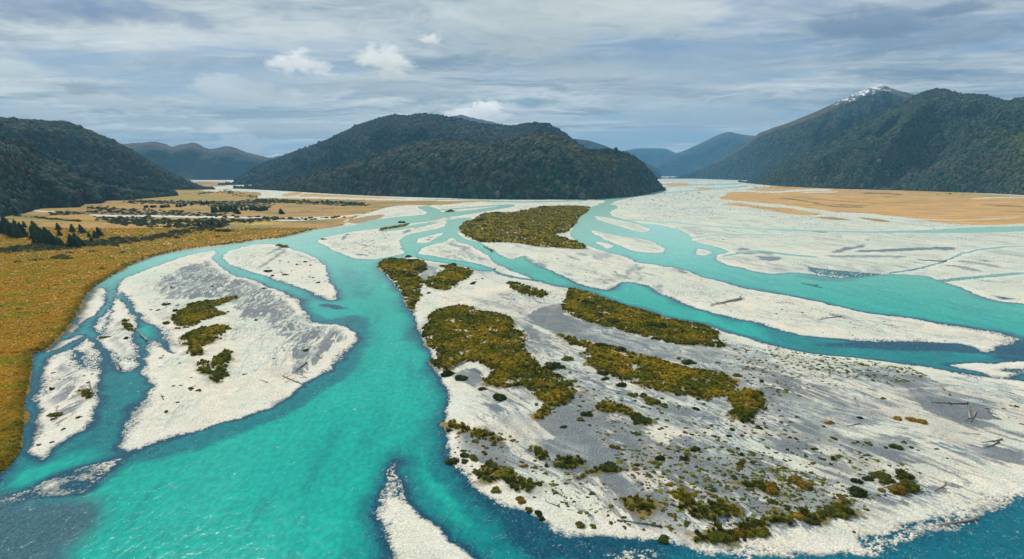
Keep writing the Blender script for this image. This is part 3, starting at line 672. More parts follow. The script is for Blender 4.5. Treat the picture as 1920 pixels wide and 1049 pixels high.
def mat_hill(scale, lo=0.7, hi=1.3):
    m, N, b = new_mat("hill_material")
    a = N.n('ShaderNodeAttribute', attribute_name='col')
    P = N.n('ShaderNodeNewGeometry').outputs['Position']
    n = N.noise(P, scale, 5, 0.65)
    N.put(b.inputs['Base Color'], N.mix(1.0, a.outputs['Color'], N.mix(N.ss(n, 0.3, 0.7), (lo,) * 3, (hi,) * 3), 'MULTIPLY'))
    b.inputs['Roughness'].default_value = 1.0
    b.inputs['Specular IOR Level'].default_value = 0.05
    bp = N.n('ShaderNodeBump'); bp.inputs['Strength'].default_value = 1.0; bp.inputs['Distance'].default_value = 0.35 / scale
    N.put(bp.inputs['Height'], n); N.put(b.inputs['Normal'], bp.outputs[0])
    return m
def mat_leaf(name, base=None, nscale=1.5, var=0.5, trans=0.3):
    """Foliage: colour from the scattered point it grows at (tint), or its own base colour varied per plant."""
    m, N, b = new_mat(name)
    if base is None:
        a = N.n('ShaderNodeAttribute', attribute_name='tint'); a.attribute_type = 'INSTANCER'
        c = a.outputs['Color']
    else:
        oi = N.n('ShaderNodeObjectInfo')
        c = N.mix(oi.outputs['Random'], tuple(q * 0.7 for q in base[0]), base[1])
    oc = N.n('ShaderNodeTexCoord').outputs['Object']
    n = N.noise(oc, nscale, 4, 0.6)
    c = N.mix(1.0, c, N.mix(N.ss(n, 0.3, 0.7), (1 - var,) * 3, (1 + var, 1 + var, 1 + var * 0.8)), 'MULTIPLY')
    N.put(b.inputs['Base Color'], c)
    b.inputs['Roughness'].default_value = 0.85
    b.inputs['Specular IOR Level'].default_value = 0.12
    tr = N.n('ShaderNodeBsdfTranslucent'); N.put(tr.inputs[0], c)
    mx = N.n('ShaderNodeMixShader'); mx.inputs[0].default_value = trans
    out = [q for q in N.t.nodes if q.type == 'OUTPUT_MATERIAL'][0]
    N.t.links.new(b.outputs[0], mx.inputs[1]); N.t.links.new(tr.outputs[0], mx.inputs[2]); N.t.links.new(mx.outputs[0], out.inputs[0])
    return m
def mat_wood(name, c1, c2):
    m, N, b = new_mat(name)
    oc = N.n('ShaderNodeTexCoord').outputs['Object']
    n = N.noise(N.v('MULTIPLY', oc, (0.6, 6, 6)), 1.2, 5, 0.65)
    N.put(b.inputs['Base Color'], N.mix(N.ss(n, 0.3, 0.7), c1, c2))
    b.inputs['Roughness'].default_value = 0.9
    return m
M_GROUND, M_WATER = mat_ground(), mat_water()
M_TINT = mat_leaf("foliage_tinted", None, 1.2, 0.4, 0.15)
M_TUSS = mat_leaf("tussock_blades", None, 1.2, 0.35, 0.4)
M_BARK = mat_wood("bark", (0.05, 0.04, 0.03), (0.10, 0.085, 0.065))
M_DRIFT = mat_wood("bleached_driftwood", (0.18, 0.15, 0.125), (0.40, 0.36, 0.32))
M_DRIFT_DARK = mat_wood("wet_driftwood", (0.045, 0.04, 0.035), (0.13, 0.11, 0.09))

# ------------------------------------------------------------------ valley floor and river
def axis(segs):
    out = []
    for a, b, s in segs:
        out.append(np.arange(a, b, s))
    return np.concatenate(out + [[segs[-1][1]]])
PXS = axis([(-1700, -300, 14), (-300, -30, 4), (-30, 1950, 1.35), (1950, 2220, 4), (2220, 3600, 14)])
PYS = axis([(328.2, 345, 0.5), (345, 480, 0.7), (480, 1060, 1.05), (1060, 1150, 4), (1150, 1700, 25)])
GX, GY = np.meshgrid(PXS, PYS)
WX, WY = ground_xy(GX.ravel(), GY.ravel())
T = terrain(WX, WY)
nr, nc = GX.shape
V = np.stack([WX, WY, T['z']], 1)
FQ = grid_faces(nr, nc)[:, ::-1]
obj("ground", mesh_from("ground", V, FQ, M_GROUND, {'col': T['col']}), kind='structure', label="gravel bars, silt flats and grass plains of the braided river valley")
wetq = (T['z'][FQ] < 0.03).any(1)
fw = FQ[wetq]
used, inv = np.unique(fw, return_inverse=True)
Vw = V[used].copy(); Vw[:, 2] = 0.0
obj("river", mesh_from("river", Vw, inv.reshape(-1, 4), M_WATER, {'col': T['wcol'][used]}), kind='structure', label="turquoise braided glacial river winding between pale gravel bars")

def floor_z(x, y):
    return terrain(np.atleast_1d(np.asarray(x, float)), np.atleast_1d(np.asarray(y, float)))['z']

# ------------------------------------------------------------------ plant shapes
def ico(sub=2):
    import bmesh
    bm = bmesh.new(); bmesh.ops.create_icosphere(bm, subdivisions=sub, radius=1)
    bm.verts.ensure_lookup_table()
    v = np.array([p.co[:] for p in bm.verts]); f = np.array([[q.index for q in p.verts] for p in bm.faces])
    bm.free(); return v, f
ICO_V, ICO_F = ico(2)
ICO1_V, ICO1_F = ico(1)
def lumpy(rng, scale=(1, 1, 1), amp=0.25, base=None):
    v, f = base or (ICO_V, ICO_F)
    r = np.ones(len(v))
    for _ in range(10):
        d = rng.normal(size=3); d /= np.linalg.norm(d)
        r += amp * np.clip((v @ d - 0.55) / 0.45, 0, 1) ** 1.2 * rng.uniform(0.5, 1.3)
    r += rng.normal(0, 0.05, len(v))
    return v * r[:, None] * np.array(scale), f
def leaves(rng, P, Nrm, size, up=0.3, elong=1.6):
    """One leaf spray (a bent quad) at each point P, facing roughly along Nrm."""
    n = len(P)
    nm = Nrm + rng.normal(0, 0.45, (n, 3)); nm[:, 2] += up
    nm /= np.linalg.norm(nm, axis=1)[:, None]
    t = np.cross(nm, rng.normal(size=(n, 3))); t /= np.linalg.norm(t, axis=1)[:, None]
    b = np.cross(nm, t)
    s = (size * rng.uniform(0.6, 1.4, n))[:, None]
    q = np.stack([P - t * s * elong * .5, P + b * s * .5 + nm * s * .15, P + t * s * elong * .5, P - b * s * .5 + nm * s * .15], 1)
    return q.reshape(-1, 3), np.arange(4 * n).reshape(n, 4)
def merge(parts):
    V, Fs, o = [], [], 0
    for v, f in parts:
        f = np.asarray(f)
        if f.shape[1] == 3: f = np.concatenate([f, f[:, 2:3]], 1)
        V.append(v); Fs.append(f + o); o += len(v)
    return np.concatenate(V), np.concatenate(Fs)
def mesh_mixed(name, parts, mat):
    """Mesh from pieces with triangles and quads."""
    V, Fl, o = [], [], 0
    for v, f in parts:
        V.append(v); Fl += [[int(i) + o for i in q] for q in f]; o += len(v)
    me = bpy.data.meshes.new(name)
    me.from_pydata(np.concatenate(V).tolist(), [], Fl); me.update()
    me.materials.append(mat)
    return me
def dome_bush(seed, mat, n=260, leaf=0.2, h=0.75, name="foliage"):
    rng = np.random.default_rng(seed)
    lobes = [(rng.normal(0, 0.33, 3) * (1, 1, 0.25) + (0, 0, 0.1), rng.uniform(0.4, 0.66)) for _ in range(6)]
    parts = []
    for c, r in lobes:
        v, f = lumpy(rng, (1, 1, h), 0.18, (ICO1_V, ICO1_F))
        parts.append((v * r * 0.86 + c, f))
        d = rng.normal(size=(n // 6, 3)); d /= np.linalg.norm(d, axis=1)[:, None]; d[:, 2] = np.abs(d[:, 2]) * 1.0 - 0.1
        parts.append(leaves(rng, c + d * r * (1, 1, h) * rng.uniform(0.85, 1.12, (n // 6, 1)), d, leaf))
    return mesh_mixed(name, parts, mat)
def tussock(seed, mat, n=46, name="tussock"):
    rng = np.random.default_rng(seed)
    a = rng.uniform(0, 2 * np.pi, n); tilt = rng.uniform(0.1, 1.1, n); L = rng.uniform(0.6, 1.15, n); w = rng.uniform(0.10, 0.2, n)
    d = np.stack([np.cos(a) * np.sin(tilt), np.sin(a) * np.sin(tilt), np.cos(tilt)], 1)
    s = np.stack([-np.sin(a), np.cos(a), np.zeros(n)], 1) * w[:, None]
    b = rng.normal(0, 0.22, (n, 3)) * (1, 1, 0)
    mid = b + d * (L * .6)[:, None]; tip = b + d * L[:, None] - np.array([0, 0, .12]) * (L * tilt)[:, None] * 1.5
    q = np.stack([b - s, b + s, mid + s * .8, mid - s * .8], 1).reshape(-1, 3)
    q2 = np.stack([mid - s * .8, mid + s * .8, tip], 1).reshape(-1, 3)
    v, f = lumpy(rng, (0.62, 0.62, 0.30), 0.15, (ICO1_V, ICO1_F))
    return mesh_mixed(name, [(q, np.arange(4 * n).reshape(n, 4)), (q2, np.arange(3 * n).reshape(n, 3)), (v, f)], mat)
def canopy(seed, mat):
    rng = np.random.default_rng(seed)
    v, f = lumpy(rng, (1, 1, rng.uniform(0.95, 1.25)), 0.3)
    d = rng.normal(size=(60, 3)); d /= np.linalg.norm(d, axis=1)[:, None]
    k = np.argmax(ICO_V @ d.T, 0)
    return mesh_mixed("canopy", [(v, f), leaves(rng, v[k] * 1.04, d, 0.34, 0.3, 1.3)], mat)
def conifer_parts(seed, leafmat, lean=0.18, n=620):
    rng = np.random.default_rng(seed)
    h = 1 - np.sqrt(rng.uniform(0.0, 1, n)) * 0.94
    a = rng.uniform(0, 2 * np.pi, n)
    prof = 0.30 * np.minimum(1, (1 - h) * 1.15 + 0.04) ** 0.75 * np.minimum(1, h / 0.16 + 0.35)
    r = prof * rng.uniform(0.55, 1.08, n) * (1 + 0.2 * np.sin(a * 3 + seed) + 0.15 * np.sin(h * 23 + a))
    x = np.cos(a) * r + 0.10 * np.maximum(np.cos(a), 0) * (1 - h) - lean * (h - 0.15)
    P = np.stack([x, np.sin(a) * r, h], 1)
    nr_ = np.stack([np.cos(a), np.sin(a), np.full(n, 0.5)], 1)
    rings = 9; seg = 9; cv = []
    for i in range(rings):
        hh = 0.07 + 0.9 * i / (rings - 1)
        pr = 0.25 * min(1, (1 - hh) * 1.1 + 0.02) ** 0.8 * min(1, hh / 0.16 + 0.3)
        for j in range(seg):
            t = 2 * np.pi * j / seg; q = pr * rng.uniform(0.75, 1.1)
            cv.append((np.cos(t) * q - lean * (hh - 0.15), np.sin(t) * q, hh + rng.normal(0, .01)))
    cf = [(i * seg + j, i * seg + (j + 1) % seg, (i + 1) * seg + (j + 1) % seg, (i + 1) * seg + j) for i in range(rings - 1) for j in range(seg)]
    crown = mesh_mixed("crown", [(np.array(cv), cf), leaves(rng, P, nr_, 0.062, 0.2, 1.7)], leafmat)
    return crown
def tube(path, radii, seg=7):
    path = np.asarray(path, float); V = []
    for i, p in enumerate(path):
        t = path[min(i + 1, len(path) - 1)] - path[max(i - 1, 0)]; t /= np.linalg.norm(t) + 1e-9
        a = np.cross(t, (0, 0, 1.0)) if abs(t[2]) < 0.9 else np.cross(t, (1.0, 0, 0)); a /= np.linalg.norm(a); b = np.cross(t, a)
        for j in range(seg):
            q = 2 * np.pi * j / seg
            V.append(p + (a * np.cos(q) + b * np.sin(q)) * radii[i])
    n = len(path)
    Fs = [(i * seg + j, i * seg + (j + 1) % seg, (i + 1) * seg + (j + 1) % seg, (i + 1) * seg + j) for i in range(n - 1) for j in range(seg)]
    Fs += [tuple(range(seg))[::-1], tuple(range((n - 1) * seg, n * seg))]
    return np.array(V), Fs

# ------------------------------------------------------------------ scattering: one object of points, plants instanced on it
def proto_collection(name, meshes):
    c = bpy.data.collections.new(name)
    for me in meshes:
        c.objects.link(bpy.data.objects.new(me.name, me))
    return c
def scatter(name, P, scale, tint, coll, label, seed=0, stretch=None, normal=None):
    n = len(P)
    me = bpy.data.meshes.new(name)
    me.vertices.add(n); me.vertices.foreach_set('co', np.asarray(P, np.float32).ravel())
    rng = np.random.default_rng(seed + 999)
    a = me.attributes.new('size', 'FLOAT_VECTOR', 'POINT')
    s3 = np.repeat(np.asarray(scale, np.float32)[:, None], 3, 1) * rng.uniform(0.85, 1.15, (n, 3))
    if stretch is not None: s3[:, 2] *= stretch
    a.data.foreach_set('vector', s3.astype(np.float32).ravel())
    a = me.attributes.new('turn', 'FLOAT_VECTOR', 'POINT')
    rot = np.zeros((n, 3), np.float32); rot[:, 2] = rng.uniform(0, 6.283, n); rot[:, :2] = rng.normal(0, 0.12, (n, 2))
    if normal is not None:
        rot[:, 0] = np.arccos(np.clip(normal[:, 2], -1, 1)) + rng.normal(0, 0.15, n); rot[:, 2] = np.arctan2(normal[:, 0], -normal[:, 1]) + rng.normal(0, 0.3, n); rot[:, 1] = rng.normal(0, 0.15, n)
    a.data.foreach_set('vector', rot.ravel())
    a = me.attributes.new('tint', 'FLOAT_COLOR', 'POINT')
    c4 = np.ones((n, 4), np.float32); c4[:, :3] = tint
    a.data.foreach_set('color', c4.ravel())
    me.update()
    o = obj(name, me, kind='stuff', label=label)
    g = bpy.data.node_groups.new(name + "_scatter", 'GeometryNodeTree')
    g.interface.new_socket("Geometry", in_out='INPUT', socket_type='NodeSocketGeometry')
    g.interface.new_socket("Geometry", in_out='OUTPUT', socket_type='NodeSocketGeometry')
    nd = g.nodes; lk = g.links
    gi, go = nd.new('NodeGroupInput'), nd.new('NodeGroupOutput')
    ci = nd.new('GeometryNodeCollectionInfo'); ci.inputs[0].default_value = coll
    ci.inputs['Separate Children'].default_value = True; ci.inputs['Reset Children'].default_value = True
    ip = nd.new('GeometryNodeInstanceOnPoints'); ip.inputs['Pick Instance'].default_value = True
    def attr(nm, typ):
        q = nd.new('GeometryNodeInputNamedAttribute'); q.data_type = typ; q.inputs[0].default_value = nm
        return q.outputs[0]
    m2p = nd.new('GeometryNodeMeshToPoints')
    lk.new(gi.outputs[0], m2p.inputs[0]); lk.new(m2p.outputs[0], ip.inputs['Points'])
    lk.new(ci.outputs[0], ip.inputs['Instance'])
    lk.new(attr('turn', 'FLOAT_VECTOR'), ip.inputs['Rotation'])
    lk.new(attr('size', 'FLOAT_VECTOR'), ip.inputs['Scale'])
    rv = nd.new('FunctionNodeRandomValue'); rv.data_type = 'INT'
    for s in rv.inputs:
        if s.name == 'Max' and s.type == 'INT': s.default_value = len(coll.objects) - 1
        if s.name == 'Min' and s.type == 'INT': s.default_value = 0
    ro = [s for s in rv.outputs if s.type == 'INT'][0]
    lk.new(ro, ip.inputs['Instance Index'])
    lk.new(ip.outputs[0], go.inputs[0])
    md = o.modifiers.new("scatter", 'NODES'); md.node_group = g
    return o

# ------------------------------------------------------------------ mountains
def smooth(a, k):
    if k < 2: return a
    p = np.pad(a, k, mode='edge'); c = np.convolve(p, np.ones(2 * k + 1) / (2 * k + 1), 'valid')
    return c
def mountain(name, ridge, base, slope, amp, seed, colour, du=2.2, nv=90, jag=0.6, lat=330.0, mat=None, label=None, dist_add=0, skew=0.35):
    R, B = pts(ridge), pts(base)
    px = np.arange(R[0, 0], R[-1, 0] + du, du)
    ry = np.interp(px, R[:, 0], R[:, 1]); ry = smooth(ry, 2)
    ry = ry + jag * fbm(px / 9, px * 0 + seed, seed, 4)
    by = np.interp(px, B[:, 0], B[:, 1])
    X0, Y0 = ground_xy(px, by); Y0 = Y0 + dist_add; X0 = ray(px, by)[0] / ray(px, by)[1] * Y0
    dx, dy, dz = ray(px, ry)
    kz, kx = dz / dy, dx / dy
    ts = math.tan(math.radians(slope))
    Yr = (H + Y0 * ts) / np.maximum(ts - kz, 0.05)
    Yr = smooth(Yr, 12)
    Yr = np.maximum(Yr, Y0 + 15)
    Hr = np.maximum(H + kz * Yr, 1.0)
    Xr = kx * Yr
    vv = np.concatenate([np.linspace(0, 1, nv), np.linspace(1, 1.9, nv // 4)[1:]])
    Vv = vv[:, None]
    f = np.minimum(Vv, 1); g = np.maximum(Vv - 1, 0)
    X = X0 + (Xr - X0) * (f + g); Y = Y0 + (Yr - Y0) * (f + g)
    Z = Hr * (f ** 0.96) * (1 - g * 1.0)
    env = np.sin(np.pi * np.clip(Vv, 0, 1)) ** 0.8
    un = (X0[None] + 0.25 * (X - X0)) / lat
    spur = 1 - 2 * np.abs(perlin((un + skew * Vv + 0 * X).ravel(), (Vv * 0.9 + 0 * X).ravel(), seed)).reshape(X.shape)
    spur2 = 1 - 2 * np.abs(perlin((un * 2.4 + 2.0 * skew * Vv + 0 * X).ravel(), (Vv * 1.7 + 0 * X).ravel(), seed + 3)).reshape(X.shape)
    dn = fbm((X / 140).ravel(), (Y / 140).ravel(), seed + 7, 5).reshape(X.shape)
    Z = Z + env * amp * (0.62 * spur + 0.42 * spur2 + 0.5 * dn) * np.minimum(1, Hr / 220)
    el0 = (Hr[None] * f ** 0.96 - H) / Y
    cap = H + (el0 + 0.62 * (kz[None] - el0)) * Y
    Z = np.where(Vv <= 1, np.where(Z > cap - 25, cap - 25 * np.exp(-np.maximum(Z - cap + 25, 0) / 25), Z), np.minimum(Z, Hr[None] - 1))
    wr_ = sstep(Vv, 0.93, 1.0) * (Vv <= 1)
    Z = Z + (Hr[None] * f ** 0.96 * (1 - g) - Z) * wr_
    Z = np.where(Vv < 1e-6, -3.0, Z)
    hn = Z / Hr.max()
    c = colour(X.ravel(), Y.ravel(), Z.ravel(), (Vv + 0 * X).ravel(), (px[None] + 0 * X).ravel())
    Fs = grid_faces(*X.shape)
    me = mesh_from(name, np.stack([X.ravel(), Y.ravel(), Z.ravel()], 1), Fs, mat, {'col': c})
    o = obj(name, me, kind='structure', label=label)
    return dict(X=X, Y=Y, Z=Z, px=px, nv=nv, Hr=Hr, o=o)
def rgb(n, c):
    a = np.empty((n, 3), np.float32); a[:] = c; return a
def c_forest(x, y, z, v, px):
    n = fbm(x / 60, (y + z) / 60, 5, 4)
    return lerp(rgb(len(x), (0.008, 0.020, 0.016)), (0.02, 0.035, 0.024), sstep(n, -0.2, 0.5))
def c_far(lo, hi, line=0.6, w=0.2):
    def f(x, y, z, v, px):
        n = fbm(x / 260, (y + 2 * z) / 260, 9, 5)
        c = lerp(rgb(len(x), lo), hi, sstep(v + 0.35 * n, line - w, line + w))
        return c * (1 + 0.35 * n)[:, None]
    return f
def c_left(x, y, z, v, px):
    n = fbm(x / 120, (y + z) / 120, 5, 5)
    return lerp(c_forest(x, y, z, v, px), (0.085, 0.085, 0.05), sstep(v + 0.25 * n, 0.55, 0.80))
def c_snowpeak(x, y, z, v, px):
    n = fbm(x / 200, (y + 2 * z) / 200, 9, 5); m = fbm(px / 13 + z / 70, z / 34 - px / 40, 12, 5, 0.6)
    c = lerp(rgb(len(x), (0.026, 0.038, 0.024)), (0.085, 0.076, 0.044), sstep(v + 0.25 * n, 0.66, 0.84))
    c = lerp(c, (0.13, 0.13, 0.13), sstep(v + 0.1 * n, 0.76, 0.86) * sstep(np.abs(px - 1640), 70, 30))
    sn = sstep(v + 0.03 * n, 0.74, 0.80) * sstep(px, 1555, 1590) * sstep(px, 1675, 1655) * sstep(m + 1.5 * (v - 0.93), 0.0, 0.1)
    return lerp(c, (0.80, 0.82, 0.85), sn)
def c_snowrange(x, y, z, v, px):
    m = fbm(x / 240, z / 90, 12, 4)
    return lerp(rgb(len(x), (0.10, 0.11, 0.12)), (0.75, 0.78, 0.82), sstep(m + v, 0.55, 0.8))
M_HILL_NEAR, M_HILL_FAR, M_HILL_MID = mat_hill(0.06), mat_hill(0.008, 0.75, 1.25), mat_hill(0.02, 0.65, 1.35)
MT = {}
MT['snow_range'] = mountain("far_mountain", "470,300 497,294 510,291 522,289 530,290 540,293 560,298", "470,331 560,331", 30, 40, 21, c_snowrange, 1.5, 50, 1.5, 900, M_HILL_FAR, "small far range with snow in the left valley gap", 1500)
MT['brown'] = mountain("far_mountain", "200,286 225,271 250,269 275,267 290,266 310,270 322,276 335,272 350,270 360,267 372,270 385,278 398,280 412,277 425,274 437,276 448,281 470,288 495,294 520,301 545,310 580,320", "200,338 580,338", 27, 230, 22, c_far((0.028, 0.045, 0.035), (0.11, 0.085, 0.07), 0.62, 0.22), 1.5, 90, 1.6, 620, M_HILL_FAR, "brown topped bare range at the head of the left valley")
MT['peak'] = mountain("far_mountain", "800,232 830,222 850,218 866,215 880,220 900,224 920,228 940,233 965,240 1000,250", "800,335 1000,335", 30, 150, 23, c_far((0.03, 0.045, 0.04), (0.09, 0.085, 0.075), 0.7), 1.5, 60, 1.8, 500, M_HILL_FAR, "blue rocky summit behind the central forested hill")
MT['blue1'] = mountain("far_mountain", "1040,258 1080,261 1105,264 1130,272 1160,284 1200,300 1240,320", "1040,336 1240,336", 28, 120, 24, c_far((0.022, 0.04, 0.032), (0.05, 0.05, 0.035), 0.9), 2, 60, 0.5, 500, M_HILL_FAR, "blue rounded hill behind the right shoulder of central hill")
MT['blue2'] = mountain("far_mountain", "1120,292 1165,284 1190,279 1220,278 1248,279 1262,285 1290,300 1330,320", "1120,329 1330,329", 26, 260, 25, c_far((0.022, 0.04, 0.032), (0.07, 0.06, 0.035), 0.9), 2, 60, 0.5, 700, M_HILL_FAR, "flat topped blue ridge closing the right valley")
MT['blue3'] = mountain("far_mountain", "1215,322 1240,302 1262,290 1280,284 1300,275 1320,266 1340,256 1355,250 1367,247 1380,250 1392,253 1415,255 1450,262 1520,280", "1215,331 1300,331 1520,333", 27, 300, 26, c_far((0.024, 0.042, 0.032), (0.085, 0.075, 0.04), 0.85), 2, 80, 0.5, 600, M_HILL_FAR, "pointed blue mountain on the far side of the right valley")
MT['shoulder'] = mountain("mountain", "410,356 430,346 450,333 470,320 500,305 520,297 560,283 600,268 640,256 680,242 720,232 760,230", "410,350 500,349 760,349", 27, 150, 27, c_forest, 2, 70, 0.6, 350, M_HILL_MID, "bluish left shoulder of the central hill", 250)
MT['left'] = mountain("mountain", "-420,190 -200,206 0,221 30,222 60,224 85,226 100,227 118,226 128,228 140,233 160,241 180,250 205,260 230,271 260,289 290,308 320,324 345,336 370,346 400,354", "-420,380 0,375 200,364 330,357 400,356", 28, 210, 28, c_left, 2.2, 110, 0.7, 230, M_HILL_MID, "long forested mountain along the left edge", skew=1.3)
MT['left_spur'] = mountain("mountain", "-420,190 -200,222 0,262 40,274 60,283 100,303 140,322 200,343 240,351 290,358 330,364", "-420,470 -100,420 0,408 40,402 70,392 145,390 150,384 185,383 195,377 230,377 330,368", 27, 120, 29, c_forest, 2.2, 90, 0.5, 170, M_HILL_NEAR, "nearer forested spur at the left edge above the plain", skew=1.0)
MT['snow_peak'] = mountain("mountain", "1230,342 1260,335 1280,328 1305,320 1330,311 1352,299 1375,285 1402,268 1423,250 1450,240 1480,230 1520,214 1560,196 1585,184 1607,174 1625,167 1640,162 1648,159 1655,158 1664,163 1680,169 1700,174 1720,179 1760,190 1820,210", "1230,336 1265,337 1300,337 1400,341 1520,350 1820,350", 27, 270, 30, c_snowpeak, 2, 120, 1.0, 240, M_HILL_MID, "tall mountain on the right with snow patches on its summit", dist_add=600, skew=-1.2)
MT['right'] = mountain("mountain", "1385,349 1402,341 1420,334 1447,320 1487,299 1527,277 1573,253 1600,240 1633,223 1655,213 1673,205 1695,192 1717,180 1735,173 1757,168 1780,171 1800,178 1825,178 1847,180 1870,187 1887,192 1903,188 1920,185 1980,172 2080,160 2300,170", "1385,342 1402,344 1450,349 1520,353 1600,356 1650,357 1720,359 1780,361 1860,364 1920,367 2300,380", 29, 230, 31, c_forest, 2.2, 130, 0.8, 150, M_HILL_NEAR, "gullied forested mountain filling the right edge", skew=-1.9)
MT['hill'] = mountain("hill", "425,356 440,350 470,338 500,325 530,307 560,290 590,275 620,261 660,240 680,232 700,226 720,220 735,217 748,216 760,219 775,216 790,214 810,216 830,218 850,222 875,227 900,232 930,236 960,238 985,233 1005,231 1030,235 1045,243 1060,252 1080,268 1110,287 1140,305 1170,330 1190,352", "425,352 520,356 640,360 800,364 960,366 1190,362", 26, 230, 32, c_forest, 2.2, 110, 0.7, 210, M_HILL_NEAR, "main summit of the central forested hill", dist_add=700, skew=0.8)
MT['hill_front'] = mountain("hill", "440,357 520,343 580,332 620,324 650,312 700,293 760,276 800,267 830,266 870,269 905,273 940,268 985,258 1010,254 1040,257 1060,266 1090,284 1120,304 1150,324 1180,343 1200,356 1215,366", "440,354 520,358 640,365 700,368 800,371 960,375 1100,375 1180,369 1215,364", 27, 150, 33, c_forest, 2.2, 110, 0.6, 165, M_HILL_NEAR, "lower front ridge of the central forested hill above the river", skew=0.9)
MT['hill_end'] = mountain("hill", "1030,300 1060,290 1100,284 1130,284 1150,284 1175,290 1190,297 1205,309 1222,328 1232,342 1240,352 1246,357", "1030,372 1100,373 1180,367 1220,362 1240,357 1246,358", 30, 95, 34, c_forest, 2.0, 80, 0.6, 160, M_HILL_NEAR, "steep right end of the central hill dropping to the river")

# forest canopies on the near mountains
CANOPY = proto_collection("canopy_shapes", [canopy(s, M_TINT) for s in range(6)])
def forest(name, key, n, r0, r1, label, seed, vmax=1.02, light=None, vmin=0.0, hue=(0.038, 0.080, 0.052), ridge=0.0):
    m = MT[key]; rng = np.random.default_rng(seed)
    X, Y, Z = m['X'], m['Y'], m['Z']
    nv, nu = X.shape
    # sample faces by area
    A = np.stack([X, Y, Z], -1)
    e1 = A[1:, :-1] - A[:-1, :-1]; e2 = A[:-1, 1:] - A[:-1, :-1]
    cr = np.cross(e1, e2); ar = np.linalg.norm(cr, axis=-1)
    nrm = cr / (ar[..., None] + 1e-9); nrm *= np.sign(nrm[..., 2:3] + 1e-9)
    nrm[..., 2] *= 0.8; nrm /= np.linalg.norm(nrm, axis=-1, keepdims=True)
    vfr = (np.arange(nv - 1) + 0.5) / (m['nv'] - 1)
    ar[(vfr > vmax) | (vfr < vmin)] = 0
    ar[:, (m['px'][:-1] < -220) | (m['px'][:-1] > 2140)] = 0
    pr = (ar / ar.sum()).ravel()
    k = rng.choice(len(pr), n, p=pr); i, j = np.divmod(k, nu - 1)
    a, b = rng.uniform(0, 1, (2, n))
    P = A[i, j] * ((1 - a) * (1 - b))[:, None] + A[i + 1, j] * (a * (1 - b))[:, None] + A[i, j + 1] * ((1 - a) * b)[:, None] + A[i + 1, j + 1] * (a * b)[:, None]
    P[:, 2] = np.maximum(P[:, 2], 1.0)
    sc = rng.uniform(r0, r1, n) * (0.8 + 0.4 * (rng.uniform(size=n) < 0.12))
    P[:, 2] += sc * rng.uniform(0.15, 0.6, n)
    px = m['px'][j]
    nz = fbm(P[:, 0] / 90, (P[:, 1] + P[:, 2]) / 90, seed, 3)
    t = rgb(n, hue)
    t = lerp(t, (0.105, 0.11, 0.075), sstep(i / (m['nv'] - 1) + 0.3 * nz, 0.55, 0.95) * ridge)  # paler towards the ridge top: its lit highlight put into the crown tint
    t = lerp(t, (0.13, 0.11, 0.075), (rng.uniform(size=n) < 0.25) * rng.uniform(0.2, 1, n))
    t = lerp(t, (0.085, 0.11, 0.04), sstep(nz, 0.1, 0.6) * 0.7)
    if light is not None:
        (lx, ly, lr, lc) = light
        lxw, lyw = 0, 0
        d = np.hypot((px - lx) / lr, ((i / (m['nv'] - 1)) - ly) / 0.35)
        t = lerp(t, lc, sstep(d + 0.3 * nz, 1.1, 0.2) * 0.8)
    t = lerp(t, (0.085, 0.088, 0.07), sstep(fbm(P[:, 0] / 160, (P[:, 1] + 2 * P[:, 2]) / 160, seed + 40, 4), 0.0, 0.4) * 0.7)
    t = t * rng.uniform(0.5, 1.5, n)[:, None]
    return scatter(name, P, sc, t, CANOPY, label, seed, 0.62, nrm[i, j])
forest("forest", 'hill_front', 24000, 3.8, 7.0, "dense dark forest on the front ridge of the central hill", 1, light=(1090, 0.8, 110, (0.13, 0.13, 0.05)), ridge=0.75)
forest("forest", 'hill', 24000, 4.0, 7.0, "dense forest covering the summit of the central hill", 2, hue=(0.030, 0.062, 0.052))
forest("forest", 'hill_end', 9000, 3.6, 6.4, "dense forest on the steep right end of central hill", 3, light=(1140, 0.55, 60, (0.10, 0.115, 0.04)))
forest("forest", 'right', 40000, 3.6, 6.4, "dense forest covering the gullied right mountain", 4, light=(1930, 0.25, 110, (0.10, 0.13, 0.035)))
forest("forest", 'left_spur', 16000, 3.8, 6.5, "dense forest on the near left spur", 5, hue=(0.036, 0.074, 0.054))
forest("forest", 'left', 24000, 4.5, 7.5, "dense forest on the long left mountain", 6, vmax=0.9, hue=(0.036, 0.074, 0.054))
forest("forest", 'snow_peak', 24000, 5.0, 8.5, "dense forest on the lower slopes of the snow tipped mountain", 7, vmax=0.74, hue=(0.036, 0.074, 0.054))
forest("forest", 'shoulder', 9000, 4.5, 7.5, "dense forest on the bluish left shoulder of central hill", 8, hue=(0.036, 0.074, 0.054))

